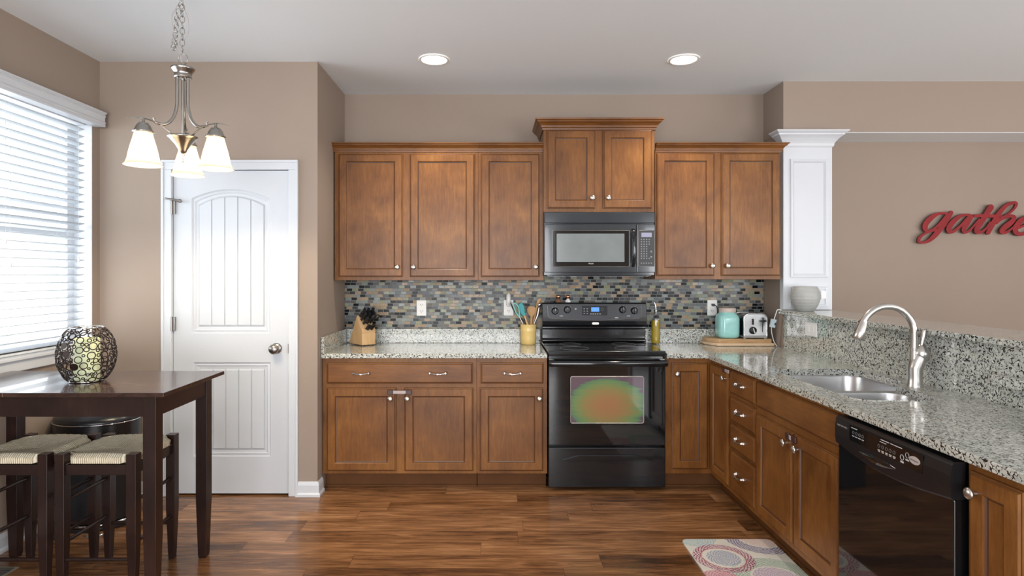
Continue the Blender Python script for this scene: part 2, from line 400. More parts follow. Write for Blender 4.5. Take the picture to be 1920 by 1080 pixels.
def ovenwin():
    n = N('oven_window_film', .08, 0, .5, .6)
    x, y, z = n.sep()
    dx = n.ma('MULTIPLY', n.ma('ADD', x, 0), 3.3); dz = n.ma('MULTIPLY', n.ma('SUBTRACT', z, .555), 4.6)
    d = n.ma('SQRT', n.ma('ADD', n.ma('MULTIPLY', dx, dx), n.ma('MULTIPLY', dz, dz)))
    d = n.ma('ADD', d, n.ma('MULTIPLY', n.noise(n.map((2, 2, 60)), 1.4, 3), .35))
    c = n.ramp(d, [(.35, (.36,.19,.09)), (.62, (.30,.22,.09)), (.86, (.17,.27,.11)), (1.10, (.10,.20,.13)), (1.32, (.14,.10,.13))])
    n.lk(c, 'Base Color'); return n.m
M['ovenwin'] = ovenwin()
def tabletop():
    n = N('worn_espresso_top', .22, 0, .5, .2)
    g = n.noise(n.map((1.5, 14, 5)), 8, 4, .5)
    c = n.ramp(g, [(.35, (.020,.009,.007)), (.65, (.050,.024,.018))])
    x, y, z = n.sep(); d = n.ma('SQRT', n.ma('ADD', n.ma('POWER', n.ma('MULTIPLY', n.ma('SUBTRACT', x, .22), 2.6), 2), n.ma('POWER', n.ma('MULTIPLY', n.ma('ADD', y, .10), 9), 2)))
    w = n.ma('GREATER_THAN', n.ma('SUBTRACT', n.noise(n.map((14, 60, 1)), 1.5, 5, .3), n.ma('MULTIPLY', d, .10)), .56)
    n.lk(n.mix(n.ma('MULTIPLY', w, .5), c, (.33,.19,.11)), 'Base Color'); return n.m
M['tabletop'] = tabletop()
M['copper'] = plain('copper', (.60,.30,.18), .25, 1)
M['plugb'] = plain('pale_blue_plastic', (.50,.62,.70), .4)
M['bulb2'] = emis('glowing_bulb', (1, .88, .68), 14)
M['mwwin'] = plain('microwave_window_mesh', (.19,.22,.225), .12, var=.1, coat=.5)
M['mwframe'] = plain('microwave_black', (.030,.036,.043), .12, var=.08, coat=.3)
M['marble'] = M['granite']
# ================================================================ the room
YB, YP, XL, XA, XR, CZ = 4.462, 3.771, -2.485, -1.11, 2.02, 2.741
H = 1.407
fl = MB(); fl.box(-2.7, 6.1, -3.6, 4.6, -.06, 0); struct(fl.build('floor', M['floor']))
ce = MB(); ce.box(-2.7, 6.1, -3.6, 4.6, CZ, CZ+.06)
struct(ce.build('ceiling', M['ceiling']))
m = MB()                                                          # left wall with its window opening
WY0, WY1, WZ0, WZ1 = 1.72, 3.70, .955, 2.36
m.box(-2.65, XL, -3.5, WY0, 0, CZ); m.box(-2.65, XL, WY1, YP, 0, CZ); m.box(-2.65, XL, WY0, WY1, 0, WZ0); m.box(-2.65, XL, WY0, WY1, WZ1, CZ)
struct(m.build('wall_left', M['wall']))
DX0, DX1, DZ1 = -2.024, -1.294, 2.055
m = MB(); m.box(-2.65, DX0-.012, YP, 4.5, 0, CZ); m.box(DX1+.012, XA, YP, 4.5, 0, CZ); m.box(DX0-.012, DX1+.012, YP, 4.5, DZ1+.012, CZ); m.box(DX0-.012, DX1+.012, YP+.14, 4.5, 0, DZ1+.012)
struct(m.build('wall_pantry', M['wall']))
m = MB(); m.box(XA, 6.1, YB, 4.6, 0, CZ); struct(m.build('wall_back', M['wall']))
m = MB(); m.box(XR, 2.345, 4.165, YB, 0, 2.388); m.box(XR-.003, 6.0, 4.155, YB, 2.388, CZ)
struct(m.build('wall_header', [M['wall']]))
m = MB(); m.box(2.36, 6.0, 4.157, YB-.001, 2.384, 2.3875); struct(m.build('trim_4', M['ceiling']))
m = MB(); m.box(6.0, 6.1, -3.5, 4.6, 0, CZ); struct(m.build('wall_right', M['wall']))
m = MB(); m.box(-2.65, -2.3, -3.6, -3.5, 0, CZ); m.box(5.2, 6.1, -3.6, -3.5, 0, CZ); m.box(-2.3, 5.2, -3.6, -3.5, 2.5, CZ); m.box(1.2, 2.95, -3.6, -3.5, 0, 2.5); struct(m.build('wall_rear', M['wall']))
m = MB(); m.box(2.036, 2.30, 1.0, 4.148, 0, 1.12); struct(m.build('wall_knee', M['wall']))
# tiled backsplash band
m = MB(); m.box(XA+.002, XR-.004, YB-.008, YB-.001, .994, 1.52); struct(m.build('wall_backsplash', M['mosaic']))
# window unit in the left wall
wd = MB()
for z0, z1 in ((WZ0, WZ0+.05), (WZ1-.05, WZ1), (1.63, 1.68)): wd.box(-2.645, -2.60, WY0, WY1, z0, z1)
for y0, y1 in ((WY0, WY0+.06), (WY1-.06, WY1), (2.67, 2.76)): wd.box(-2.648, -2.596, y0, y1, WZ0, WZ1)
w1 = struct(wd.build('window_1', M['trim'], bevel=.003))
for k in range(2):
    for zz in ((WZ0+.05, 1.63), (1.68, WZ1-.05)):
        y0, y1 = ((WY0+.06, 2.67), (2.76, WY1-.06))[k]
        g = MB(); g.box(-2.626, -2.622, y0, y1, *zz); g.build('pane', M['pane'], w1)
m = MB(); m.box(-2.60, XL+.035, WY0-.03, WY1+.012, WZ0-.001, WZ0+.018); m.box(XL, XL+.018, WY0-.01, WY1+.0, WZ0-.06, WZ0-.002)
struct(m.build('trim_1', M['trim'], bevel=.004))
# window returns
m = MB(); m.box(-2.60, XL, WY1-.003, WY1-.001, WZ0, WZ1); struct(m.build('trim_2', M['trim']))
# baseboards
BP = [(0,0),(.020,0),(.020,.014),(.012,.024),(.012,.070),(.009,.080),(.004,.092),(0,.092)]
m = MB(); m.sweep([(XL+.001, -3.4), (XL+.001, YP-.001)], BP, -1); struct(m.build('baseboard_left', M['trim']))
m = MB(); m.sweep([(XL+.02, YP-.001), (DX0-.068, YP-.001)], BP, -1); struct(m.build('baseboard_pantry', M['trim']))
m = MB(); m.sweep([(DX1+.05, YP-.001), (XA+.001, YP-.001), (XA+.001, 3.86)], BP, -1); struct(m.build('baseboard_corner', M['trim']))
# pantry door
d = MB()
t0 = .020   # face of slab relative to wall face
yf = YP+.012
def arch(x, x0, x1, zs, zp):
    u = (x-(x0+x1)/2)/((x1-x0)/2); return zs+(zp-zs)*(1-u*u) if zp > zs else zs
def arch_outline(x0, x1, z0, zs, zp, n=20):
    return [(x0, z0), (x1, z0)]+[(x1-(x1-x0)*i/n, arch(x1-(x1-x0)*i/n, x0, x1, zs, zp)) for i in range(n+1)]
def dpx(x): return (x-925)/297
def dpz(y): return H-(y-512)/297
PAN = [(dpx(357.5), dpx(505), dpz(625.5), dpz(371), dpz(354)), (dpx(360), dpx(506), dpz(857.5), dpz(680), dpz(680))]
holes = [arch_outline(*p) for p in PAN]
def addslab(mb, outer, holes, y0, y1):                          # plate standing upright
    q = MB(); q.slab(outer, holes, 0, 1)
    mb.add([(v.x, y0 if v.z > .5 else y1, v.y) for v in q.v], q.f)
addslab(d, [(DX0, .012), (DX1, .012), (DX1, DZ1), (DX0, DZ1)], holes, yf, yf+.016)
d.box(DX0, DX1, yf+.016, yf+.036, .012, DZ1)
for x0, x1, z0, zs, zp in PAN:
    loops = []
    for ins, dep in ((0, 0), (.008, .010), (.020, .006), (.026, .012), (.040, .014)):
        loops.append([(x, yf+dep, z) for x, z in arch_outline(x0+ins, x1-ins, z0+ins, zs-ins, max(zp-ins, zs-ins))])
    d.rings(loops, 0, False, False, False)
    a, b = x0+.042, x1-.042; n = 5; w = (b-a)/n
    outl = [(x, yf+.014, z) for x, z in arch_outline(x0+.04, x1-.04, z0+.04, zs-.04, max(zp, zs)-.04)]
    for k in range(n):
        xa, xb = a+w*k, a+w*(k+1)
        pts = [(xa, z0+.042), (xb, z0+.042)]+[(xb-(xb-xa)*i/5, arch(xb-(xb-xa)*i/5, x0+.04, x1-.04, zs-.042, max(zp, zs)-.042)) for i in range(6)]
        cxm = (xa+xb)/2; czm = (z0+zs)/2
        r1 = [(x, yf+.015, z) for x, z in pts]
        r2 = [(x+(.0035 if x < cxm else -.0035), yf+.006, z+(.012 if z < czm else -.010)) for x, z in pts]
        d.rings([r1, r2], 0, False, False, False); d.add(r2, [tuple(range(len(r2)))])
door = struct(d.build('door_1', M['door']))
c = MB()
for x0, x1 in ((DX0-.066, DX0-.004), (DX1+.004, DX1+.064)):
    c.box(x0, x1, YP-.012, YP-.0005, 0, DZ1+.004)
c.box(DX0-.066, DX1+.064, YP-.012, YP-.0005, DZ1+.004, DZ1+.064)
c.box(DX0-.066, DX0-.050, YP-.020, YP-.011, 0, DZ1+.048); c.box(DX1+.048, DX1+.064, YP-.020, YP-.011, 0, DZ1+.048); c.box(DX0-.066, DX1+.064, YP-.020, YP-.011, DZ1+.048, DZ1+.064)
c.box(DX0-.012, DX0-.004, YP+.0, YP+.10, 0, DZ1+.004); c.box(DX1+.004, DX1+.012, YP+.0, YP+.10, 0, DZ1+.004); c.box(DX0-.012, DX1+.012, YP+.0, YP+.10, DZ1+.0045, DZ1+.012)
c.build('casing', M['trim'], door, bevel=.003)
for z in (dpz(388), dpz(607)):
    h = MB(); h.lathe([(.007,-.045),(.007,.045)], (DX0-.004, YP-.008, z), 12); h.box(DX0-.018, DX0+.016, YP-.004, yf-.001, z-.043, z+.043)
    if z > 1.7: h.tube([(DX0-.03, YP-.03, z+.05), (DX0+.005, YP-.035, z+.045), (DX0+.055, YP-.02, z+.035)], .006, 8); h.lathe([(.010,0),(.012,.012),(0,.014)], (DX0+.055, YP-.01, z+.035), 12, axis='Y')
    h.build('hinge', M['dsteel'], door)
k = MB(); k.lathe([(.033,0),(.034,.004),(.026,.008),(.012,.012),(.011,.030),(.022,.036),(.030,.048),(.031,.058),(.024,.068),(.010,.072),(0,.0725)], (dpx(517.5), yf-.001, dpz(653.5)), 28, axis='Y'); k.build('door_knob', M['dsteel'], door)
k = MB(); k.box(DX1-.002, DX1+.004, YP-.004, YP+.012, .90, .96); k.build('latch_plate', M['dsteel'], door)
# white column between kitchen and living room
m = MB(); cx0, cx1 = 2.014, 2.352; yc = 4.148
m.box(cx0, cx1, yc, 4.20, 1.153, 2.386)
s_ = 270
def cpx(x): return (x-925)/s_
def cpz(y): return H-(y-512)/s_
def frame(mb, x0, x1, z0, z1, y, w=.028, h=.011):
    rows = [[(x0+i, y-d, z0+i), (x1-i, y-d, z0+i), (x1-i, y-d, z1-i), (x0+i, y-d, z1-i)] for i, d in [(0,0),(.002,h),(.010,h*.75),(.018,h*.9),(w-.004,h*.35),(w,.0)]]
    mb.rings(rows, 0, False, False, False)
frame(m, cpx(1481), cpx(1552), cpz(520), cpz(298), yc-.0005)
frame(m, cpx(1481), cpx(1552), cpz(575), cpz(537), yc-.0005, .018, .006)
CP = [(0,-.105),(.006,-.103),(.010,-.094),(.012,-.080),(.020,-.066),(.036,-.046),(.050,-.034),(.060,-.028),(.062,-.020),(.072,-.014),(.082,-.006),(.084,0),(0,0)]
m.sweep([(cx0, 4.20), (cx0, yc), (cx1, yc), (cx1, 4.20)], [(o*.95, z+2.386) for o, z in CP], -1)
struct(m.build('trim_3', M['trim']))
m = MB(); m.box(cpx(1539), cpx(1548), yc-.006, yc-.0005, cpz(560), cpz(545)); tag(m.build('light_switch', M['white'], bevel=.001), 'small white switch plate low on the white column behind the ribbed vase', 'light switch')

# ================================================================ cabinets
FP = [(0,0),(0,.010),(.003,.013),(.006,.0135),(.010,.019),(.052,.019),(.056,.016),(.058,.010),(.063,.009)]
FM = [0,0,1,0,0,0,1,1,0]
DP = [(0,0),(0,.010),(.003,.013),(.006,.0135),(.012,.019)]
DM = [0,0,1,0]
KN = [(.006,0),(.006,.010),(.005,.014),(.010,.017),(.017,.021),(.0175,.025),(.013,.029),(.006,.031),(0,.0315)]
def knob(parent, x, z, y=-.019):
    k = MB(); k.lathe(KN, (x, y, z), 20, axis='Y'); return k.build('knob', M['nickel'], parent)
def pull(parent, x, z, y=-.019, w=.10):
    k = MB()
    for s in (-1, 1): k.lathe([(.011,0),(.012,.004),(.007,.008),(.006,.018)], (x+s*w/2, y, z), 14, axis='Y')
    pts = [(x+w*(t-.5), y-.016-.010*math.sin(math.pi*t), z-.006*math.sin(math.pi*t)) for t in [i/12 for i in range(13)]]
    k.tube(pts, [.0045+.0035*math.exp(-((i-6)/1.6)**2) for i in range(13)], 10)
    return k.build('pull_handle', M['chromem'], parent)
def cabinet(name, label, cat, loc, rotz, w, z0, z1, depth, doors=(), drawers=(), toe=True, group=None, crown=None, x0=0, glaze=True, ret=(0, 0)):
    t = thing(name, label, cat, loc, rotz, group)
    b = MB()
    if name in ('sink_cabinet', 'drawer_cabinet'):
        b.box(x0, w, 0, .02, z0, z1); b.box(x0, x0+.018, .0205, depth, z0, .645); b.box(w-.018, w, .0205, depth, z0, .645); b.box(x0+.0185, w-.0185, .0205, depth, z0, z0+.018)
    else: b.box(x0, w, 0, depth, z0, z1)
    b.build('cabinet_body', M['wood'], t, bevel=.0015)
    if toe:
        b = MB(); b.box(x0+.002, w-.002, .075, .095, .012, z0-.0005); b.box(x0+.002, w-.002, .066, .0745, .001, .013); b.build('toe_kick', [M['toe']], t)
    for (a, b_, c, d_, kx, kz) in doors:
        q = MB(); q.front(a, b_, c, d_, FP, FM); dd = q.build('door', [M['wood'], M['glaze']], t)
        if kx is not None: knob(dd, kx, kz)
    for (a, b_, c, d_, ks) in drawers:
        q = MB(); q.front(a, b_, c, d_, DP, DM); dd = q.build('drawer', [M['woodh'], M['glaze']], t)
        for kx in ks: pull(dd, kx, (c+d_)/2+.002)
    if crown:
        prof, path, top = crown
        q = MB(); q.sweep(path, [(o, z+top) for o, z in prof], -1); q.build('crown_moulding', [M['woodh'], M['glaze']], t)
    return t
sb, su, sm_ = 290.9, 271.7, 273.2
bx = lambda p: (p-925)/sb
bz = lambda p: H-(p-512)/sb
ux = lambda p: (p-925)/su
uz = lambda p: H-(p-512)/su
YF = 3.87
TOPB = .857
L0 = XA+.003
def rect(f, g, x0, x1, y0, y1, ox): return (f(x0)-ox, f(x1)-ox, g(y1), g(y0))
D1 = rect(bx, bz, 612, 742.2, 727.4, 884, L0)+(bx(732)-L0, bz(747.4)); D2 = rect(bx, bz, 757.8, 887.4, 727.4, 884, L0)+(bx(763.9)-L0, bz(747.4))
W1 = bx(893.9)-L0; R1 = .349
cabinet('base_cabinet', 'wide brown base cabinet with two doors joined by a safety latch under one wide drawer', 'cabinet', (L0, YF, 0), 0, W1-.0005, .108, TOPB, .585,
        [D1, D2], [rect(bx, bz, 612, 886.2, 680.5, 719.7, L0)+((bx(676.7)-L0, bx(821)-L0),)])
O2 = bx(893.9)
cabinet('base_cabinet', 'narrow brown base cabinet with one drawer and one door just beside the black range', 'cabinet', (O2, YF, 0), 0, R1-O2, .108, TOPB, .585,
        [rect(bx, bz, 899.4, 1018.8, 727.4, 884, O2)+(bx(1011.4)-O2, bz(747.2))], [rect(bx, bz, 901, 1019.5, 680.5, 719.7, O2)+((bx(960.8)-O2,),)])
# uppers
YU = 4.142; UT = 2.258
UB = 1.357
CR = [(0,-.012),(.006,-.012),(.008,-.002),(.013,.002),(.014,.010),(.022,.022),(.034,.030),(.036,.036),(.044,.040),(.046,.046),(0,.046)]
UL = ux(626); UM = ux(896.5); UR = ux(1018.6)
ob = UL
cabinet('wall_cabinet', 'widest brown wall cabinet with two tall doors, nearest the pantry', 'cabinet', (UL, YU, 0), 0, UM-UL-.0005, UB, UT, .31,
        [rect(ux, uz, 634.1, 754.7, 288.1, 519.3, ob)+(ux(745.2)-ob, uz(501)), rect(ux, uz, 768.3, 889.8, 288.1, 519.3, ob)+(ux(775.4)-ob, uz(501))], (), False,
        crown=(CR, [(0,.30),(0,0),(UM-UL-.0005,0)], UT))
ob = UM
cabinet('wall_cabinet', 'brown wall cabinet with a single tall door beside the microwave', 'cabinet', (UM, YU, 0), 0, UR-UM, UB, UT, .31,
        [rect(ux, uz, 901.6, 1011.9, 288.1, 519.3, ob)+(ux(1004.4)-ob, uz(500.6))], (), False, crown=(CR, [(0,0),(UR-UM,0)], UT))
YM = 4.112; MLf = (1019.3-925)/sm_; MRt = (1228-925)/sm_; mx = lambda p: (p-925)/274.3; mz = lambda p: H-(p-512)/274.3
CR2 = [(0,-.016),(.008,-.014),(.010,-.002),(.016,.004),(.018,.014),(.030,.028),(.042,.036),(.045,.044),(.054,.050),(.056,.060),(0,.060)]
cabinet('wall_cabinet', 'short raised brown wall cabinet with large crown, directly above the microwave', 'cabinet', (MLf, YM, 0), 0, MRt-MLf, 1.825, 2.405, .34,
        [rect(mx, mz, 1026.2, 1116.6, 242.5, 390.5, MLf)+(mx(1110.6)-MLf, mz(371)), rect(mx, mz, 1131.7, 1223.5, 242.5, 390.5, MLf)+(mx(1140.5)-MLf, mz(371))], (), False,
        crown=(CR2, [(0,.33),(0,0),(MRt-MLf,0),(MRt-MLf,.33)], 2.405))
ob = ux(1229.5)
cabinet('wall_cabinet', 'brown wall cabinet with two tall doors between the microwave and white column', 'cabinet', (ob, YU, 0), 0, ux(1466)-ob, UB+.006, UT, .31,
        [rect(ux, uz, 1231.5, 1340.2, 286.6, 517.4, ob)+(ux(1334.8)-ob, uz(498.5)), rect(ux, uz, 1353.7, 1464, 286.6, 517.4, ob)+(ux(1363.2)-ob, uz(498.5))], (), False,
        crown=(CR, [(0,0),(ux(1466)-ob,0),(ux(1466)-ob,.02)], UT))
# corner and right-hand run (local frame turned so that its front faces -X)
XF = 1.410; Q = -math.pi/2
X1 = 1.114
t = cabinet('corner_cabinet', 'brown corner base cabinet with two narrow doors meeting at a right angle', 'cabinet', (X1, YF, 0), 0, XF-X1+.3, .108, TOPB, .585,
        [(bx(1259.5)-X1, XF-.024-X1, .140, .828, bx(1269)-X1, bz(701))])
b = MB(); b.box(XF+.0005, XF+.585, 3.529, YF-.0005, .108, TOPB); b_ = MB(xf=Matrix.Translation((-X1, -YF, 0))); b_.add(b.v, b.f); b_.build('cabinet_side', M['wood'], t, bevel=.0015)
XFM = Matrix.Translation((XF-X1, 0, 0)) @ Matrix.Rotation(Q, 4, 'Z')
b = MB(xf=XFM); b.front(.022, .3195, .140, .828, FP, FM); dd = b.build('door', [M['wood'], M['glaze']], t)
b = MB(xf=XFM); b.lathe(KN, (.288, -.019, .775), 20, axis='Y'); b.build('knob', M['nickel'], dd)
b = MB(xf=XFM); b.box(0, .34, .075, .095, .012, .107); b.box(0, .34, .066, .0745, .001, .013); b.build('toe_kick', M['toe'], t)
def R(name, label, ya, yb, **kw):      # a unit from far end ya to near end yb
    return cabinet(name, label, 'cabinet', (XF, ya, 0), Q, ya-yb, .108, TOPB, .585, **kw)
ya = 3.528
R('drawer_cabinet', 'brown base cabinet of four stacked drawers with curved pulls', ya, 3.175,
  drawers=[(.010, .344, a, b, (.158,)) for a, b in ((.702,.839),(.542,.682),(.385,.526),(.141,.369))])
ya = 3.1745
t = R('sink_cabinet', 'brown base cabinet below the sink with two latched doors and a false drawer front', ya, 2.400,
  doors=[(.006, .388, .140, .663, .345, .604), (.401, .762, .140, .663, .450, .602)])
q = MB(); q.front(.010, .762, .700, .835, DP, DM); q.build('false_drawer_front', [M['woodh'], M['glaze']], t)
ya = 1.772
R('base_cabinet', 'brown base cabinet with one door at the near side of the dishwasher', ya, 1.45, doors=[(.020, .197, .140, .828, .052, .772)])

# ================================================================ worktops
ZC = .8885; ZB = .8585
t = wthing('countertop', 'speckled granite countertop with low upstand left of the range', 'countertop', (-.38, 4.14, ZB))
b = MB(); b.box(XA+.002, .347, 3.835, YB-.002, ZB, ZC); b.build('worktop', M['granite'], t, bevel=.005)
b = MB(); b.box(XA+.024, .347, YB-.030, YB-.010, ZC+.0005, .993); b.build('upstand', M['granite'], t, bevel=.002)
b = MB(); b.box(XA+.002, XA+.023, 3.836, YB-.010, ZC+.0005, .995); b.build('upstand', M['granite'], t, bevel=.002)
t = wthing('countertop', 'speckled granite corner countertop with sink opening and tall splash', 'countertop', (1.7, 3.4, ZB))
sink1 = rrect(1.474, 1.955, 2.782, 3.215, .09); sink2 = rrect(1.474, 1.865, 2.412, 2.745, .09)
cut = [(1.48, 3.12)]+[(1.57-.09*math.sin(q), 3.12+.09*(1-math.cos(q))*0+.09*math.cos(q)) for q in [math.radians(a) for a in range(80, -1, -10)]]+[(1.86+.09*math.sin(q), 3.12+.09*math.cos(q)) for q in [math.radians(a) for a in range(0, 91, 10)]]+[(1.95, 2.86), (1.94, 2.825), (1.905, 2.80), (1.87, 2.775), (1.855, 2.74), (1.845, 2.55)]+[(1.745+.10*math.cos(q), 2.52-.10*math.sin(q)) for q in [math.radians(a) for a in range(0, 91, 10)]]+[(1.56-.08*math.sin(q), 2.50-.08*math.cos(q)) for q in [math.radians(a) for a in range(0, 91, 10)]]
b = MB(); b.slab([(1.118, YB-.002), (1.118, 3.835), (1.355, 3.835), (1.37, 3.82), (1.37, 1.45), (2.014, 1.45), (2.014, YB-.002)], [cut], ZB, ZC); b.build('worktop', M['granite'], t, bevel=.004)
b = MB(); b.box(1.118, XR-.006, YB-.030, YB-.010, ZC+.0005, .993); b.build('upstand', M['granite'], t, bevel=.002)
b = MB(); b.box(2.015, 2.035, 1.2, 4.150, ZC-.03, 1.1205); b.build('tall_splash', M['granite'], t)
b = MB(); b.box(1.962, 2.0145, 1.9, 2.36, .965, 1.008); b.build('raised_ledge', M['granite'], t, bevel=.008)
t = MB(); t.box(1.99, 2.365, 1.2, 4.147, 1.1215, 1.150); t.box(1.985, 2.013, 4.147, 4.163, 1.1215, 1.150)
tag(t.build('bar_top', M['granite'], bevel=.006, seg=3), 'raised granite bar top running from the white column above the sink', 'bar top')
# sink
t = wthing('double_sink', 'stainless steel double bowl sink set under the granite', 'sink', (1.70, 2.8, ZB))
b = MB(); b.slab([(1.455,2.392),(1.99,2.392),(1.99,3.24),(1.455,3.24)], [sink1, sink2], ZB-.0030, ZB-.0008); b.build('sink_rim', M['steel'], t)
for (x0, x1, y0, y1, r, dz) in ((1.474, 1.955, 2.782, 3.215, .09, .19), (1.474, 1.865, 2.412, 2.745, .09, .16)):
    b = MB(); rows = []
    for ins, z in ((0, 0), (.003, -.010), (.010, -dz+.04), (.018, -dz+.012), (.040, -dz)):
        rows.append([(x, y, ZB-.002+z) for x, y in rrect(x0+ins, x1-ins, y0+ins, y1-ins, r-ins*.6)])
    b.rings(rows, 0, True, False, False); b.add(rows[-1], [tuple(range(len(rows[-1])))])
    bo = b.build('bowl', M['steel'], t)
    k = MB(); k.lathe([(.045,.001),(.045,.003),(.036,.004),(.030,.0015),(0,.001)], ((x0+x1)/2, (y0+y1)/2, ZB-.0018-dz), 24); k.build('drain', M['dsteel'], bo)
# faucet
FX, FY = 1.932, 2.739
t = wthing('faucet', 'brushed nickel gooseneck faucet with side lever behind the sink', 'faucet', (FX, FY, ZC))
b = MB(); b.lathe([(.034,0),(.034,.006),(.031,.012),(.030,.04),(.030,.09)], (FX, FY, ZC), 28)
b.tube([(FX, FY, ZC+.075), (FX+.008, FY, ZC+.10), (FX+.024, FY, ZC+.135)], [.030,.032,.030], 24)
b.lathe([(.012,-.04),(.030,-.03),(.034,-.008),(.035,.0),(.033,.012),(.024,.028),(.013,.036),(.010,.040)], (FX+.030, FY, ZC+.150), 28)
b.build('faucet_body', M['nickel'], t)
b = MB(); b.tube([(FX+.030, FY, ZC+.186), (FX+.036, FY, ZC+.215), (FX+.041, FY, ZC+.245), (FX+.043, FY, ZC+.258)], [.008,.011,.013,.009], 14); b.build('lever', M['nickel'], t)
zt = ZC+.245; Rr = .121
pts = [(FX-.004, FY, ZC+.07), (FX-.004, FY, ZC+.15), (FX-.004, FY, zt)]+[(FX-.004-Rr+Rr*math.cos(q), FY, zt+Rr*math.sin(q)) for q in [math.radians(a) for a in range(10, 166, 12)]]
b = MB(); b.tube(pts, .0145, 18); b.torus((FX-.004, FY, ZC+.165), (0,0,1), .0150, .0022, 24, 8); b.torus((FX-.004, FY, ZC+.172), (0,0,1), .0150, .0022, 24, 8); b.build('spout', M['nickel'], t)
e = Vector(pts[-1]); dr = Vector((-.32, 0, -1)).normalized()
b = MB(); b.tube([e-dr*.004, e+dr*.01, e+dr*.012, e+dr*.05, e+dr*.085, e+dr*.088], [.0155,.0165,.0175,.021,.029,.024], 24); b.build('spray_head', M['nickel'], t)

# ================================================================ range
RX0, RX1 = .354, 1.109; RC = (RX0+RX1)/2
t = wthing('electric_range', 'black freestanding electric range with colour-tinted oven window', 'stove', (RC, 4.1, 0))
b = MB(); b.box(RX0+.004, RX1-.004, 3.885, 4.43, .045, .875); b.build('range_body', M['gloss'], t, bevel=.003)
b = MB(); b.box(RX0-.002, RX1+.002, 3.845, 4.345, .876, .905); b.build('cooktop', M['gloss'], t, bevel=.006, seg=3)
for x, y, r in ((RC-.19, 3.99, .095), (RC+.19, 3.99, .11), (RC-.19, 4.22, .075), (RC+.19, 4.22, .085)):
    b = MB(); b.torus((x, y, .9055), (0,0,1), r, .0006, 40, 4); b.build('burner_ring', M['dprint'], t)
def rz(py, s): return H-(py-512)/s
b = MB()    # backguard with its sloped and curved front
P = [(4.345,.906),(4.330,.912),(4.330,.925),(4.352,.930),(4.352,1.000),(4.335,1.004),(4.335,1.020),(4.318,1.030),(4.312,1.060),(4.330,1.186),(4.340,1.192),(4.43,1.192),(4.43,.906)]
b.add([(RX0, y, z) for y, z in P]+[(RX1, y, z) for y, z in P], [tuple(range(len(P)))]+[tuple(range(2*len(P)-1, len(P)-1, -1))]+[((i+1) % len(P), i, len(P)+i, len(P)+(i+1) % len(P)) for i in range(len(P))])
bg = b.build('backguard', M['gloss'], t, bevel=.004, seg=3)
sg = 258.5; gx = lambda p: RX0+(p-1017.5)/(1208.7-1017.5)*(RX1-RX0); gz = lambda p: H-(p-512)/sg
def gy(z): return 4.312+(z-1.060)*.143
b = MB()
zz0, zz1 = gz(598), gz(573); x0, x1 = gx(1027), gx(1199)
n = 24; top = []; bot = []
pts = [(x0, zz1), (x0+.004, zz0+.018), (x0+.02, zz0+.004)]+[(x0+.02+(x1-x0-.04)*i/n, zz0+.004-.012*math.sin(math.pi*i/n)) for i in range(1, n)]+[(x1-.02, zz0+.004), (x1-.004, zz0+.018), (x1, zz1)]
A = [(x, gy(z)-.002, z) for x, z in pts]; B_ = [(x, gy(z)+.004, z) for x, z in pts]
b.rings([B_, A], 0, False, False); cp = b.build('control_panel', M['dgrey'], t)
b = MB(); b.tube([(x, y-.0005, z) for x, y, z in A], .0012, 6); b.build('panel_trim', M['dsteel'], cp)
for i, (px, py) in enumerate(((1040.8,583),(1063.3,580.5),(1164.7,580.5),(1186,582.5))):
    x, z = gx(px), gz(py); y = gy(z)-.003
    k = MB(); k.lathe([(.026,0),(.025,.010),(.021,.020),(.019,.022),(0,.022)], (x, y, z), 28, axis='Y'); k.box(x-.005, x+.005, y-.030, y-.020, z-.020, z+.020)
    ko = k.build('burner_knob', M['black'], t, bevel=.0015)
    k = MB(); k.box(x-.0012, x+.0012, y-.0306, y-.030, z+.002, z+.019)
    for a in range(0, 360, 40):
        q = math.radians(a); k.box(x+.032*math.cos(q)-.0013, x+.032*math.cos(q)+.0013, y+.0012, y+.0018, z+.032*math.sin(q)-.0013, z+.032*math.sin(q)+.0013)
    k.build('knob_marks', M['print'], ko)
b = MB(); b.box(gx(1090.5), gx(1136.7), gy(1.14)-.0075, gy(1.14)-.001, gz(592), gz(573.5)); ds = b.build('clock_panel', M['mwframe'], t, bevel=.002)
b = MB(); b.box(gx(1107), gx(1121.5), gy(1.14)-.0085, gy(1.14)-.007, gz(584), gz(576)); b.build('clock_display', M['lcd'], ds)
b = MB()
for i in range(5): b.box(gx(1105+i*4.2), gx(1107.6+i*4.2), gy(1.11)-.0060, gy(1.14)-.007, gz(589.5), gz(587))
for i in range(2):
    for j in range(3): b.box(gx(1093+i*5.5), gx(1095.4+i*5.5), gy(1.11)-.0060, gy(1.14)-.007, gz(579.5+j*4.5), gz(577.8+j*4.5))
b.torus((gx(1127), gy(1.14)-.0078, gz(580)), (0,1,0), .009, .0008, 16, 4)
b.build('panel_buttons', M['dprint'], ds)
for a_, b_, c_, d_, e_ in ((1049, 1055, 1.08, 592.6, 591.6), (1172, 1178, 1.08, 592.6, 591.6), (1150, 1156, 1.07, 596, 594.8), (1077, 1080, 1.12, 580, 578.2)):
    b = MB(); b.box(gx(a_), gx(b_), gy(c_)-.0030, gy(c_)-.0022, gz(d_), gz(e_)); b.build('print_mark', M['print'], cp)
b = MB(); b.prism([(x*1.0, z) for x, z in rrect(-.025, .025, -.008, .008, .0075)], (gx(1114.7), 4.3155, gz(606)), (1,0,0), (0,0,1), (0,1,0), -.004, .006); b.build('badge', M['nickel'], t)
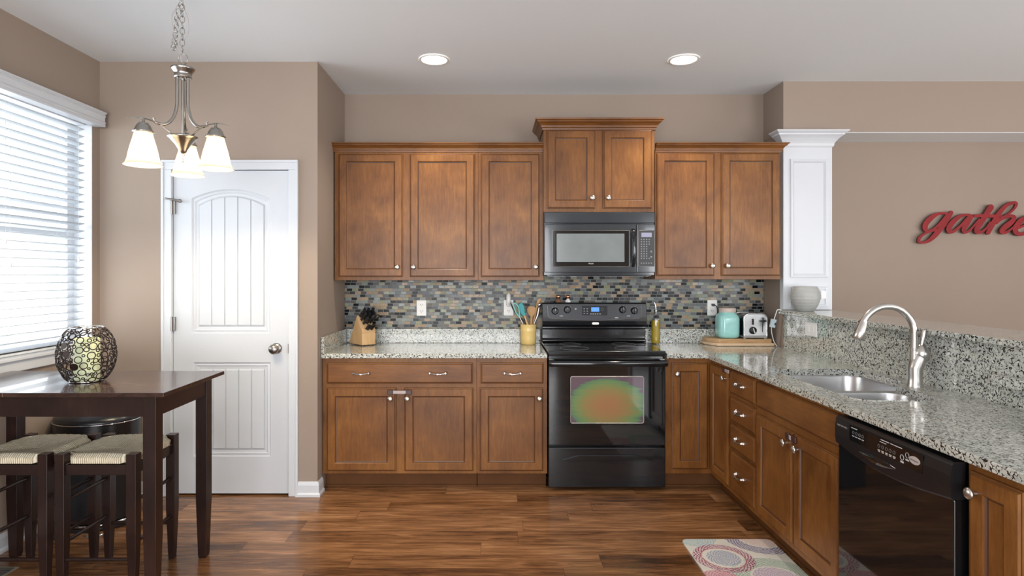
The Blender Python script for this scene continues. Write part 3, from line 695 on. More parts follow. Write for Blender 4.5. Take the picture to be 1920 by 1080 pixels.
# oven door
sd = 291.5; ox = lambda p: (p-925)/sd; oz = lambda p: H-(p-512)/sd
b = MB(); b.box(RX0+.001, RX1-.001, 3.845, 3.884, oz(835), oz(672)); dr_ = b.build('oven_door', M['glass_black'], t, bevel=.004)
b = MB(); b.tube([(RX0+.003, 3.805, oz(680)), (RX0+.03, 3.796, oz(680)), (RC, 3.790, oz(680)), (RX1-.03, 3.796, oz(680)), (RX1-.003, 3.805, oz(680))], .019, 16, flat=(1,.7)); 
for x in (RX0+.02, RX1-.02): b.box(x-.017, x+.017, 3.80, 3.846, oz(686), oz(674))
b.build('door_handle', M['gloss'], dr_, bevel=.002)
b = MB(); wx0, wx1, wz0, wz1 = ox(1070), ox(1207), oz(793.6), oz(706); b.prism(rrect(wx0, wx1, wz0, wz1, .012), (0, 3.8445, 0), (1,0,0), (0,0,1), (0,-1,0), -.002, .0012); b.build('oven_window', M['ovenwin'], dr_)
b = MB(); b.tube([(x, 3.8432, z) for x, z in rrect(wx0, wx1, wz0, wz1, .012)], .0022, 6, closed=True); b.build('window_trim', M['nickel'], dr_)
b = MB(); b.box(RX0+.001, RX1-.001, 3.847, 3.884, oz(914.5), oz(840)); dw = b.build('storage_drawer', M['gloss'], t, bevel=.004)
b = MB(); xa, xb = ox(1049.5), ox(1226); pts = [(xa, oz(863)), (xb, oz(863)), (xb-.10, oz(855)), (xb-.13, oz(853.5)), (xa+.13, oz(853.5)), (xa+.10, oz(855))]
b.prism(pts, (0,3.8468,0), (1,0,0), (0,0,1), (0,-1,0), -.001, .010); b.build('drawer_grip', M['gloss'], dw, bevel=.002)
for x in (RX0+.05, RX1-.06):
    for y in (3.93, 4.38):
        b = MB(); b.lathe([(.016,0),(.018,.004),(.010,.008),(.008,.046)], (x, y, .0008), 12); b.build('leveling_foot', M['black'], t)
# ================================================================ microwave
t = wthing('microwave', 'black over-the-range microwave with pale glass window and keypad', 'microwave', (RC, 4.26, 1.385))
YMi = 4.06; q_ = 275.9; wx = lambda p: (p-925)/q_; wz = lambda p: H-(p-512)/q_
MX0, MX1 = wx(1020.5), wx(1228.5)
b = MB(); b.box(MX0, MX1, YMi+.025, 4.445, 1.392, 1.8235); b.box(MX0+.02, MX1-.02, YMi+.03, 4.44, 1.384, 1.392); b.build('microwave_body', M['mwframe'], t, bevel=.002)
b = MB(); b.box(MX0, MX1, YMi+.002, YMi+.0245, wz(418.6), wz(398)+.002); b.build('vent_panel', M['mwframe'], t, bevel=.006, seg=3)
b = MB(); b.box(MX0, wx(1193), YMi, YMi+.0245, wz(511), wz(420.6)); dm = b.build('microwave_door', M['mwframe'], t, bevel=.004, seg=3)
b = MB(); b.prism(rrect(wx(1035.5), wx(1180), wz(500), wz(432), .008), (0,YMi,0), (1,0,0), (0,0,1), (0,-1,0), -.001, .0012); b.build('door_frame', M['glass_black'], dm)
b = MB(); b.tube([(x, YMi-.001, z) for x, z in rrect(wx(1035.5), wx(1180), wz(500), wz(432), .008)], .0014, 6, closed=True); b.build('frame_edge', M['dsteel'], dm)
b = MB(); b.prism(rrect(wx(1043.7), wx(1170.8), wz(491), wz(438), .002), (0,YMi,0), (1,0,0), (0,0,1), (0,-1,0), .0012, .0018); b.build('microwave_window', M['mwwin'], dm)
b = MB(); xh = wx(1187); b.tube([(xh, YMi+.0, wz(431)), (xh, YMi-.022, wz(436)), (xh, YMi-.034, wz(450)), (xh, YMi-.036, wz(465)), (xh, YMi-.034, wz(480)), (xh, YMi-.022, wz(493)), (xh, YMi, wz(498))], .013, 14); b.build('door_handle', M['gloss'], dm)
text('Whirlpool', 'lettering', M['print'], dm, (wx(1107.9), YMi-.0018, wz(494.2)), (1,0,0), (0,0,1), .013, width=.033)
b = MB(); b.box(wx(1194), MX1, YMi, YMi+.0245, wz(511), wz(420.6)); cpn = b.build('control_panel', M['mwframe'], t, bevel=.004, seg=3)
b = MB(); b.prism(rrect(wx(1197), wx(1227.5), wz(499.5), wz(432), .005), (0,YMi,0), (1,0,0), (0,0,1), (0,-1,0), -.001, .001); b.build('keypad_panel', M['black'], cpn)
b = MB(); b.tube([(x, YMi-.001, z) for x, z in rrect(wx(1197), wx(1227.5), wz(499.5), wz(432), .005)], .0010, 6, closed=True); b.build('keypad_edge', M['dsteel'], cpn)
b = MB(); b.box(wx(1202.5), wx(1222), YMi-.0016, YMi-.001, wz(444.5), wz(436.3)); b.build('display', M['lcd2'], cpn)
b = MB()
for j in range(11):
    if j == 9: continue
    for i in range(5 if j == 10 else 4):
        if i == 3 and j in (3, 4, 5, 6, 7): continue
        x = wx(1202.8+i*(4.8 if j < 10 else 4.6)); z = wz(449+j*4.45)
        b.box(x-.0038, x+.0038, YMi-.0015, YMi-.001, z-.0034, z+.0040)
for px, py in ((1221, 472), (1221, 482)): b.lathe([(.0075,0),(.0075,.0006),(0,.0006)], (wx(px), YMi-.001, wz(py)), 16, axis='Y')
b.build('keypad_buttons', M['dprint'], cpn)
b = MB(); b.box(MX0+.03, MX1-.03, YMi+.06, YMi+.30, 1.3835, 1.386); b.build('underside_filter', M['steel'], t)
b = MB(); b.box(RC-.20, RC-.16, YMi+.05, YMi+.1, 1.3815, 1.3837); b.build('cooktop_lamp', M['print'], t)
# ================================================================ dishwasher (local frame facing -X)
t = thing('dishwasher', 'black dishwasher with curved control panel between the sink and last cabinet', 'dishwasher', (XF, 2.388, 0), Q)
Wd = .606
b = MB(); b.box(.004, Wd-.002, .02, .57, .10, .845); b.build('tub', M['black'], t)
b = MB(); b.box(.004, Wd-.004, -.032, .019, .115, .727); b.build('dishwasher_door', M['glass_black'], t, bevel=.003)
b = MB(); b.box(.01, Wd-.01, .06, .08, .004, .112); b.build('toe_panel', M['black'], t)
b = MB(); rows = []; n = 16
for i in range(n+1):
    u = i/n; x = .002+(Wd-.004)*u; zb = .728-.030*math.sin(math.pi*u)
    P = [(.0, zb), (-.034, zb), (-.042, zb+.006), (-.045, .765), (-.045, .80), (-.040, .832), (-.030, .842), (0, .842)]
    rows.append([(x, y, z) for y, z in P])
b.rings(rows, 0, False); fp = b.build('control_fascia', M['fascia'], t, bevel=.002)
b = MB(); b.box(.10, .49, -.0462, -.0452, .768, .826); cpn = b.build('control_strip', M['glass_black'], t)
rows = []
b = MB()
for i in range(13):
    u = i/12; x = .16+.20*u; hh = .010*math.sin(math.pi*u)+.001
    rows.append([(x, -.0460, .742+hh), (x, -.0462, .742-hh*1.6), (x, -.040, .742-hh*1.6), (x, -.040, .742+hh)])
b.rings(rows, 0, True); b.build('pull_pocket', M['glass_black'], t)
b = MB()
for i in range(4): b.torus((.125+i*.019, -.0464, .803), (0,1,0), .0055, .0006, 14, 4)
for i in range(5): b.torus((.275+i*.020, -.0464, .796), (0,1,0), .0055, .0006, 14, 4)
b.build('button_rings', M['dprint'], cpn)
b = MB()
for i in range(4): b.box(.118+i*.019, .132+i*.019, -.0466, -.0462, .788, .791)
b.box(.112, .150, -.0466, -.0462, .818, .821)
for i in range(5): b.box(.269+i*.020, .282+i*.020, -.0466, -.0462, .780, .783); b.box(.270+i*.020, .281+i*.020, -.0466, -.0462, .7755, .778)
b.box(.285, .330, -.0466, -.0462, .820, .8225); b.box(.336, .395, -.0466, -.0462, .820, .8225); b.box(.28, .315, -.0466, -.0462, .812, .814)
b.torus((.395, -.0464, .792), (0,1,0), .0085, .0010, 18, 4); b.torus((.420, -.0464, .806), (0,1,0), .0085, .0007, 18, 4)
b.box(.387, .403, -.0466, -.0462, .774, .780); b.box(.412, .428, -.0466, -.0462, .788, .793)
b.build('button_print', M['print'], cpn)
b = MB(); b.prism([(.024*math.cos(a), .013*math.sin(a)) for a in [2*math.pi*i/28 for i in range(28)]], (.455, -.0466, .800), (1,0,0), (0,0,1), (0,-1,0), -.001, .0015); bd = b.build('badge', M['badge'], cpn)
text('Whirlpool', 'lettering', M['black'], bd, (.455, -.0485, .800), (1,0,0), (0,0,1), .010, width=.034)
text('QUIET PARTNER I', 'lettering', M['print'], fp, (.052, -.0452, .808), (1,0,0), (0,0,1), .008, width=.066)
# ================================================================ window blind
t = wthing('window_blind', 'white faux wood blind with valance covering the window above the table', 'blind', (XL, 2.7, 2.3))
BY0, BY1 = 1.76, 3.665; bxc = -2.532
b = MB(); z = .992; n = 0
while z < 2.31:
    sl = MB(xf=Matrix.Translation((bxc, 0, z)) @ Matrix.Rotation(math.radians(-13), 4, 'Y')); sl.box(-.025, .025, BY0, BY1, -.0015, .0015)
    b.v += sl.v; k0 = len(b.v)-8; b.f += [[i+k0 for i in f] for f in sl.f]; b.m += sl.m; b.s += sl.s
    z += .0445
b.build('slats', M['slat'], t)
b = MB(); b.box(bxc-.027, bxc+.027, BY0, BY1, .9745, .987); b.build('bottom_rail', M['blind'], t, bevel=.003)
b = MB(); b.box(bxc-.028, bxc+.028, BY0, BY1, 2.315, 2.355); b.build('headrail', M['blind'], t)
b = MB()
VP = [(XL+.001,2.315),(XL+.066,2.315),(XL+.070,2.324),(XL+.066,2.332),(XL+.072,2.340),(XL+.066,2.350),(XL+.066,2.372),(XL+.072,2.380),(XL+.066,2.388),(XL+.078,2.398),(XL+.078,2.404),(XL+.001,2.404)]
b.prism([(x, z) for x, z in VP], (0,0,0), (1,0,0), (0,0,1), (0,1,0), 1.68, 3.722); b.build('valance', M['trim'], t)
for y in (1.95, 2.45, 2.95, 3.50):
    b = MB(); b.box(bxc+.027, bxc+.0275, y-.001, y+.001, .98, 2.32); b.box(bxc-.0275, bxc-.027, y-.001, y+.001, .98, 2.32); b.build('ladder_cord', M['blind'], t)
for y, z0 in ((3.06, 1.585), (3.09, 1.47), (2.96, 1.50), (3.60, 1.50), (2.99, 2.19)):
    b = MB(); b.tube([(bxc+.033, y, 2.31), (bxc+.033, y, z0)], .0009, 6); cd = b.build('lift_cord', M['blind'], t)
    b = MB(); b.lathe([(.003,.03),(.006,.02),(.0065,.006),(.004,0)], (bxc+.033, y, z0-.028), 10); b.build('tassel', M['white'], cd)
# ================================================================ table and stools
TX0, TX1, TY0, TY1, TZ = -2.445, -1.366, 2.474, 3.035, .910
t = wthing('pub_table', 'dark espresso counter-height table pushed against the window wall', 'table', ((TX0+TX1)/2, (TY0+TY1)/2, 0))
b = MB(); b.box(TX0, TX1, TY0, TY1, TZ-.018, TZ); b.build('tabletop', M['tabletop'], t, bevel=.002)
b = MB(); a0, a1 = .045, .062
b.box(TX0+a0, TX1-a1-.02, TY0+.028, TY0+.046, TZ-.105, TZ-.0185); b.box(TX0+a0, TX1-a1-.02, TY1-.065, TY1-.047, TZ-.105, TZ-.0185)
b.box(TX0+.05, TX0+.068, TY0+.04, TY1-.05, TZ-.105, TZ-.0185); b.box(TX1-.065, TX1-.047, TY0+.04, TY1-.05, TZ-.105, TZ-.0185); b.build('apron', M['espresso'], t)
for x, y in ((-1.437, 2.522), (-1.437, 2.965), (-2.37, 2.522), (-2.37, 2.965)):
    b = MB(); b.rings([[(x+sx*w, y+sy*w, z) for sx, sy in ((-1,-1),(1,-1),(1,1),(-1,1))] for w, z in ((.017, .001), (.020, .012), (.0275, .30), (.0275, TZ-.0188))], 0, False)
    b.build('leg', M['espresso'], t, bevel=.002)
def stool(label, x0, x1, y0, y1):
    cx, cy = (x0+x1)/2, (y0+y1)/2; hx, hy = (x1-x0)/2, (y1-y0)/2
    t = thing('counter_stool', label, 'stool', (cx, cy, 0))
    n = 20; rows = []; sx, sy = hx-.010, hy+.012
    def hgt(u, v): return .606-.026*(1-max(abs(u), abs(v)))**.8+.004*abs(abs(u)-abs(v))+.0015*math.sin(u*37+v*11)
    vs = []; fs = []
    for i in range(n+1):
        for j in range(n+1):
            u, v = -1+2*i/n, -1+2*j/n; e_ = max(abs(u), abs(v)); drop = .022*max(0, (e_-.84)/.16)**2
            w = sx+(.016 if abs(v) < .8 else .004)*0
            vs.append((u*(hx+(.018 if abs(v) < .84 else -.020)), v*(hy+(.018 if abs(u) < .84 else -.020)), hgt(u, v)+.010-drop))
    for i in range(n):
        for j in range(n): a = i*(n+1)+j; fs.append((a, a+n+1, a+n+2, a+1))
    b = MB(); b.add(vs, fs, 0, True)
    lo = [(x, y, .566) for x, y in ((-hx-.010,-hy-.010),(hx+.010,-hy-.010),(hx+.010,hy+.010),(-hx-.010,hy+.010))]
    b.add(lo, [(3,2,1,0)])
    ring_idx = [i*(n+1) for i in range(n+1)]+[n*(n+1)+j for j in range(1, n+1)]+[i*(n+1)+n for i in range(n-1, -1, -1)]+[j for j in range(n-1, 0, -1)]
    top = [Vector(vs[k]) for k in ring_idx]; bot = [Vector((p.x*.985, p.y*.985, .572)) for p in top]
    b.rings([top, bot], 0, True, False, False)
    b.build('woven_seat', M['rush'], t)
    for ix in (-1, 1):
        for iy in (-1, 1):
            b = MB(); x, y = ix*hx, iy*hy; w = .0215
            b.rings([[(x+a*w*k, y+c*w*k, z) for a, c in ((-1,-1),(1,-1),(1,1),(-1,1))] for k, z in ((.62, .0008), (.70, .04), (1, .26), (1, .613))], 0, False)
            b.build('leg', M['espresso'], t, bevel=.002)
    for s in (-1, 1):
        b = MB(); b.box(-hx+.0215, hx-.0215, s*hy-.012, s*hy+.010, .520, .566); b.build('seat_rail', M['espresso'], t, bevel=.002)
        b = MB(); b.box(s*hx-.012, s*hx+.010, -hy+.0215, hy-.0215, .520, .566); b.build('seat_rail', M['espresso'], t, bevel=.002)
        for z in (.40, .215): b = MB(); b.tube([(s*hx, -hy+.018, z), (s*hx, hy-.018, z)], .0085, 10); b.build('side_rung', M['espresso'], t)
        b = MB(); b.tube([(-hx+.015, s*hy, .145 if s < 0 else .175), (hx-.015, s*hy, .145 if s < 0 else .175)], .0085, 10); b.build('cross_rung', M['espresso'], t)
    return t
stool('dark counter stool with woven rush seat closer to the table leg and kitchen', -1.898, -1.585, 2.632, 2.95)
stool('dark counter stool with woven rush seat nearer the window wall', -2.285, -1.972, 2.632, 2.95)
# trash can
t = wthing('trash_can', 'black step trash can with chrome rims standing behind the table', 'trash can', (-2.25, 3.40, 0))
def half(r, z, k=1): return [(-2.25+r*1.12*math.cos(q)*k, 3.40+r*.92*math.sin(q)*k, z) for q in [2*math.pi*i/40 for i in range(40)]]
b = MB(); b.rings([half(.186, .045), half(.196, .35), half(.200, .575)], 0, True); b.build('bin_body', M['fascia'], t)
b = MB(); b.rings([half(.190, .001), half(.194, .008), half(.192, .022)], 0, True); b.build('base_ring', M['black'], t)
b = MB(); b.tube(half(.190, .034), .007, 8, closed=True); b.build('foot_rim', M['chromem'], t)
b = MB(); b.tube(half(.201, .580), .003, 8, closed=True); b.build('lid_rim', M['chromem'], t)
b = MB(); b.rings([half(.200, .586), half(.198, .602), half(.165, .622), half(.08, .632)], 0, True); b.build('bin_lid', M['fascia'], t)
b = MB(); b.tube([(-2.08, 3.24, .022), (-2.07, 3.17, .020), (-2.10, 3.135, .018), (-2.16, 3.15, .020)], .006, 8); b.build('step_pedal', M['chromem'], t)
# floor register
t = wthing('floor_register', 'beige metal floor register slotted grille near the window wall', 'floor vent', (-2.33, 2.73, 0))
b = MB(); b.box(-2.405, -2.265, 2.55, 2.855, .0005, .004); b.build('register_frame', M['vent'], t, bevel=.002)
b = MB()
for i in range(26): b.box(-2.392, -2.278, 2.563+i*.0110, 2.567+i*.0110, .0041, .0052)
b.build('register_slots', M['dgrey'], t)
# ================================================================ circle lantern and candle
VX, VY = -1.868, 2.745
t = wthing('candle_holder', 'round openwork candle holder of dark metal circles on the table', 'candle holder', (VX, VY, TZ))
def vr(z):  # radius of the holder at height z
    s = (z-.123)/.123; return .117*math.sqrt(max(0, 1-(s*.826)**2))
HV = .246
def vpt(a, z, e=0):
    r = vr(z)+e; return Vector((VX+r*math.cos(a), VY+r*math.sin(a), TZ+.002+z))
def vn(a, z):
    dr_ = (vr(z+.002)-vr(z-.002))/.004; n_ = Vector((math.cos(a), math.sin(a), -dr_)); return n_.normalized()
b = MB(); b.torus((VX, VY, TZ+.0045), (0,0,1), .066, .0028, 40, 8); b.torus((VX, VY, TZ+.002+HV), (0,0,1), .066, .0028, 40, 8); b.build('rim', M['chromem'], t)
b = MB(); b.lathe([(.066,.001),(.066,.003),(0,.003)], (VX, VY, TZ+.0005), 32); b.build('base_plate', M['bronze'], t)
rnd = random.Random(3); placed = []; rg = MB(); nf = 0
for tries in range(9000):
    big = tries < 2500
    R0 = rnd.uniform(.0135, .0180) if big else rnd.uniform(.0055, .0115)
    a = rnd.uniform(0, 2*math.pi); z = rnd.uniform(R0*.9+.002, HV-R0*.9-.002); p = vpt(a, z)
    if all((p-q).length > R0+r2+.0006 for q, r2 in placed):
        placed.append((p, R0)); nn = vn(a, z)
        if rnd.random() < .13 and R0 > .008:
            u = nn.orthogonal().normalized(); w = nn.cross(u); dk = MB(); dk.prism([(R0*math.cos(q), R0*math.sin(q)) for q in [2*math.pi*i/16 for i in range(16)]], p, u, w, nn, -.0008, .0012); dk.build('solid_disc', M['bronze'], t)
        else: rg.torus(p, nn, R0-.0008, .0023, 18, 5)
rg.build('wire_circles', M['bronze'], t)
b = MB(); b.lathe([(.052,0),(.052,.190),(.046,.195),(.038,.188),(0,.186)], (VX, VY, TZ+.0045), 32)
cnd = b.build('pillar_candle', M['candle']); tag(cnd, 'pale green pillar candle inside the openwork holder on the table', 'candle')
# ================================================================ chandelier
CX, CY = -1.455, 2.80
t = wthing('chandelier', 'brushed nickel chandelier with three lit frosted bell shades', 'chandelier', (CX, CY, CZ))
b = MB(); b.lathe([(0,0),(.060,0),(.060,-.008),(.045,-.020),(.012,-.026),(0,-.026)], (CX, CY, CZ-.001), 32); b.build('ceiling_canopy', M['lampnickel'], t)
b = MB(); b.lathe([(0,2.372),(.050,2.370),(.053,2.366),(.050,2.358),(.040,2.345),(.035,2.330),(.039,2.326),(.039,2.322),(.034,2.318),(0,2.318)], (CX, CY, 0), 32); b.build('top_cup', M['lampnickel'], t)
b = MB(); b.tube([(CX, CY, 2.372), (CX, CY, 2.390)], .008, 12); b.tube([(CX, CY, 2.318), (CX, CY, 2.045)], .0065, 12); b.build('centre_rod', M['lampnickel'], t)
b = MB(); b.lathe([(0,2.052),(.055,2.050),(.066,2.046),(.067,2.042),(.058,2.034),(.034,2.008),(.020,1.985),(.015,1.972),(.010,1.968)], (CX, CY, 0), 32); b.build('bottom_cone', M['lampnickel'], t)
b = MB(); b.tube([(CX, CY, z) for z in (1.970, 1.962, 1.955, 1.949)], [.006,.009,.006,.005], 10); b.torus((CX, CY, 1.935), (1,.4,0), .011, .0022, 16, 6); b.build('finial', M['chromem'], t)
def link(mb, c, ang, tilt=0, L=.017, Wd_=.010, r=.0017):
    c = Vector(c); d = Vector((math.sin(tilt), 0, math.cos(tilt))); u = Vector((math.cos(ang), math.sin(ang), 0)); u = (u-d*u.dot(d)).normalized()
    mb.tube([c+d*(L*math.sin(q))+u*(Wd_*math.cos(q)) for q in [2*math.pi*i/16 for i in range(16)]], r, 6, 0, True)
b = MB(); z = CZ-.035; i = 0
while z > 2.44: link(b, (CX-.003, CY, z), (i % 2)*1.45+.3, 0); z -= .0275; i += 1
b.torus((CX, CY, 2.408), (.25, 1, 0), .026, .0019, 28, 6); b.build('chain', M['lampnickel'], t)
b = MB(); pts = catmull([(CX-.004, CY-.01, 2.655), (CX-.020, CY-.012, 2.61), (CX-.024, CY-.012, 2.56), (CX-.034, CY-.012, 2.50), (CX-.040, CY-.014, 2.47), (CX-.027, CY-.014, 2.455), (CX-.022, CY-.014, 2.50), (CX-.020, CY-.012, 2.53)], 3)
for k in range(0, len(pts)-1): 
    if k % 2 == 0 or k < 8: link(b, pts[k], k*1.5+.4, -.25 if k < 12 else .3, .015)
b.build('spare_chain', M['lampnickel'], t)
b = MB(); b.tube(catmull([(CX, CY, 2.72), (CX-.012, CY-.01, 2.67), (CX-.045, CY-.012, 2.60), (CX-.030, CY-.012, 2.52), (CX-.018, CY-.012, 2.47), (CX-.004, CY-.010, 2.41), (CX, CY-.004, 2.385)]), .0018, 6)
b.tube(catmull([(CX, CY, 2.66), (CX+.02, CY+.01, 2.60), (CX+.022, CY+.01, 2.54), (CX+.004, CY+.005, 2.50)]), .0016, 6); b.build('cord', M['strap'], t)
RA = .170
for k in range(3):
    a = math.radians(230+120*k); U = Vector((math.cos(a), math.sin(a), 0)); V = Vector((-math.sin(a), math.cos(a), 0)); O = Vector((CX, CY, 0))
    def at(r, z): return O+U*r+Vector((0,0,z))
    b = MB(); p1 = catmull([at(.026, 2.318), at(.026, 2.24), at(.028, 2.18), at(.044, 2.125), at(.075, 2.092), at(.110, 2.088), at(.140, 2.098)], 6); b.tube(p1, [.0075]*(len(p1)-6)+[.0065,.006,.005,.004,.0035,.003], 10)
    p2 = catmull([at(.045, 2.048), at(.075, 2.070), at(.110, 2.088), at(.150, 2.098), at(.190, 2.100), at(.235, 2.088)], 6); b.tube(p2, [.0055]*(len(p2)-8)+[.005,.0045,.004,.0035,.003,.0025,.002,.0012], 10, flat=(.6,1.2))
    b.lathe([(.003,0),(.003,.008),(.006,.011),(.006,.015),(0,.018)], tuple(at(.125, 2.096)), 10)
    arm = b.build('arm', M['lampnickel'], t)
    b = MB(); b.lathe([(.006,2.098),(.006,2.082),(.020,2.078),(.030,2.064),(.036,2.048),(.044,2.040),(.044,2.035),(.030,2.035),(0,2.035)], tuple(at(RA, 0)), 28); b.build('socket_cap', M['lampnickel'], arm)
    b = MB(); SP = [(.036,2.036),(.039,2.024),(.045,2.000),(.053,1.972),(.060,1.942),(.065,1.916),(.072,1.898),(.081,1.888)]
    SP2 = SP+[(r-.003, z) for r, z in SP[::-1]]
    b.lathe(SP2, tuple(at(RA, 0)), 40, cap=False); sh = b.build('lamp_shade', M['shade'], arm)
    b = MB(); b.lathe([(0,-.055),(.014,-.050),(.024,-.036),(.028,-.018),(.024,0),(.014,.018),(.012,.04)], tuple(at(RA, 1.975)), 20, cap=False); b.build('light_bulb', M['bulb2'], sh)
    l = bpy.data.lights.new('chandelier_light', 'POINT'); l.energy = 26; l.color = (1, .82, .56); l.shadow_soft_size = .03
    lo = bpy.data.objects.new('bulb_light', l); COL.objects.link(lo); lo.parent = sh; lo.location = at(RA, 1.930)-Vector((CX, CY, CZ))
# recessed ceiling lights
for px, side in ((814, 'over the left worktop'), (1282, 'over the sink side')):
    x = (px-925)/300.6; y = 3.726
    t = wthing('recessed_light', {'over the left worktop': 'lit recessed ceiling light nearer the chandelier', 'over the sink side': 'lit recessed ceiling light nearer the white column'}[side], 'ceiling light', (x, y, CZ), 'recessed ceiling lights')
    b = MB(); b.lathe([(.094,-.001),(.092,-.007),(.082,-.009),(.078,-.004)], (x, y, CZ), 40, cap=False); b.build('trim_ring', M['white'], t)
    b = MB(); b.lathe([(.079,-.0035),(0,-.0035)], (x, y, CZ), 40, cap=False); b.build('lens', M['bulb'], t)
    l = bpy.data.lights.new('downlight', 'SPOT'); l.energy = 38; l.color = (1, .90, .78); l.spot_size = math.radians(125); l.spot_blend = .8; l.shadow_soft_size = .07
    lo = bpy.data.objects.new('downlight', l); COL.objects.link(lo); lo.parent = t; lo.location = (0, 0, -.03)
# ================================================================ knife block
ang = math.radians(42); KO = Vector((-.928, 4.225, ZC+.001))
XFK = Matrix.Translation(KO) @ Matrix.Rotation(ang, 4, 'Z')       # local x = across the front, y = back, z up
t = wthing('knife_block', 'light beech knife block full of black handled knives', 'knife block', tuple(KO))
b = MB(xf=XFK); prof = [(0,.006),(0,.088),(-.004,.100),(.012,.128),(.020,.124),(.075,.212),(.190,.006)]
b.prism(prof, (0,0,0), (0,1,0), (0,0,1), (1,0,0), 0, .108); b.build('wooden_block', M['beech'], t, bevel=.002)
for x, y in ((.012,.012),(.096,.012),(.012,.17),(.096,.17)):
    b = MB(xf=XFK); b.lathe([(.006,0),(.006,.007)], (x, y, 0), 10); b.build('foot', M['black'], t)
kd = Vector((0, -.82, .57)).normalized(); 
def knife(px_, py_, pz_, L, w, sp=0):
    b = MB(xf=XFK); d_ = (kd+Vector((sp, 0, 0))).normalized(); p = Vector((px_, py_, pz_))
    b.tube([p+d_*s for s in (0, .01, L*.3, L*.6, L*.9, L)], [w*.8, w, w*1.15, w, w*1.25, w*.7], 10, flat=(1.15,.6))
    k = tag(b.build('kitchen_knife', M['black']), 'black handled knife standing in the beech knife block', 'knife', 'knives in the beech knife block')
    b = MB(xf=XFK); b.torus(p+d_*.003, d_, w*.75, .0015, 10, 5); 
    for s in (.3, .6, .88):
        b.lathe([(.0028,-w*.72),(.0028,w*.72)], tuple(p+d_*L*s), 8, axis='X')
    b.build('rivets', M['chromem'], k)
def face(f): return (.020+.055*f, .126+.086*f)
for f, xs, L, w in ((.88, (.022,.052,.084), .100, .012), (.60, (.022,.050,.084), .100, .011), (.30, (.030,.056), .092, .011)):
    for i, x in enumerate(xs):
        y, z = face(f); knife(x, y, z+.004, L, w, (x-.054)*.9)
for i, x in enumerate((.030,.044,.062,.076)):
    knife(x, .004, .118-.006*(i % 2), .062, .0075)
b = MB(xf=XFK); y, z = face(.35); p = Vector((.086, y, z))+kd*.055
for s in (-1, 1): b.torus(p+Vector((s*.014, 0, 0))+kd*.03, Vector((0,.57,.82)), .019, .005, 20, 8, sx=1.25, ref=kd)
b.tube([p-kd*.05, p+kd*.012], .008, 8)
tag(b.build('kitchen_scissors', M['black']), 'black loop handled scissors beside the knives in the block', 'scissors')
# ================================================================ utensil crock
KX, KY = .255, 4.355
t = MB(); rr_ = [( .052,0),(.0555,.004),(.0565,.045),(.0565,.092),(.0585,.096),(.0585,.104),(.0575,.108),(.0575,.136),(.0595,.140),(.0595,.146),(.054,.146),(.053,.010),(0,.010)]
n = 48; rows = []
for r_, z in rr_:
    rows.append([(KX+(r_+(.0014*math.cos(q*24) if .004 < z < .092 and r_ > .0551 else 0))*math.cos(q), KY+(r_+(.0014*math.cos(q*24) if .004 < z < .092 and r_ > .0551 else 0))*math.sin(q), ZC+.001+z) for q in [2*math.pi*i/n for i in range(n)]])
t.rings(rows, 0, True, False, True)
tag(t.build('utensil_crock', M['crock']), 'ribbed yellow ceramic crock holding utensils beside the range', 'utensil holder')
sk = 257.0; qx = lambda p: (p-925)/sk; qz = lambda p: H-(p-512)/sk
def ut(name, label, cat): return wthing(name, label, cat, (KX, KY, ZC+.02))
t = ut('serving_spoon', 'black slotted serving spoon leaning toward the outlet in the yellow crock', 'spoon')
b = MB(); b.tube([(KX-.01, KY+.01, ZC+.03), (qx(985), KY+.01, qz(607)), (qx(971), KY+.02, qz(590))], .0045, 8); b.build('handle', M['black'], t)
b = MB(); b.tube([(qx(973), KY+.02, qz(594)), (qx(966), KY+.02, qz(586)), (qx(961), KY+.02, qz(577)), (qx(958), KY+.02, qz(568)), (qx(958.5), KY+.02, qz(565))], [.006,.017,.022,.013,.003], 16, flat=(.25,1)); b.build('spoon_bowl', M['black'], t)
t = ut('kitchen_tongs', 'mint green looped tongs standing in the yellow crock', 'tongs')
b = MB(); b.tube([(KX-.005, KY-.01, ZC+.03), (qx(980), KY-.030, qz(607)), (qx(974), KY-.034, qz(594))], .0035, 8); b.build('handle', M['chromem'], t)
b = MB(); b.tube(catmull([(qx(974), KY-.034, qz(594)), (qx(967), KY-.034, qz(585)), (qx(962), KY-.034, qz(571)), (qx(966), KY-.034, qz(568.5)), (qx(972), KY-.034, qz(576)), (qx(974), KY-.034, qz(594))]), .005, 8); b.build('loop', M['mint'], t)
t = ut('spatula', 'teal silicone spatula with wooden handle in the yellow crock', 'spatula')
b = MB(); b.tube([(KX, KY-.02, ZC+.03), (qx(988.5), KY-.020, qz(607)), (qx(983), KY-.020, qz(591))], .0065, 10); b.build('handle', M['beech'], t)
b = MB(); b.prism([(qx(981), qz(593)), (qx(975.5), qz(587)), (qx(971.5), qz(571)), (qx(977.5), qz(566)), (qx(982), qz(573)), (qx(985), qz(590))], (0,KY-.020,0), (1,0,0), (0,0,1), (0,-1,0), -.004, .005); b.build('blade', M['teal'], t, bevel=.003)
t = ut('wooden_spoon', 'broad wooden spoon facing forward in the yellow crock', 'spoon')
b = MB(); b.tube([(KX+.005, KY-.01, ZC+.03), (qx(995.5), KY-.01, qz(607)), (qx(996.5), KY-.012, qz(592))], [.006,.009,.009], 10); b.build('handle', M['spoon'], t)
b = MB(); b.tube([(qx(996.5), KY-.012, qz(z)) for z in (594, 589, 583, 577, 574)], [.008,.024,.034,.032,.018], 20, flat=(1,.28)); b.build('spoon_bowl', M['spoon'], t)
t = ut('wooden_spatula', 'tall wooden spatula leaning toward the range in the yellow crock', 'spatula')
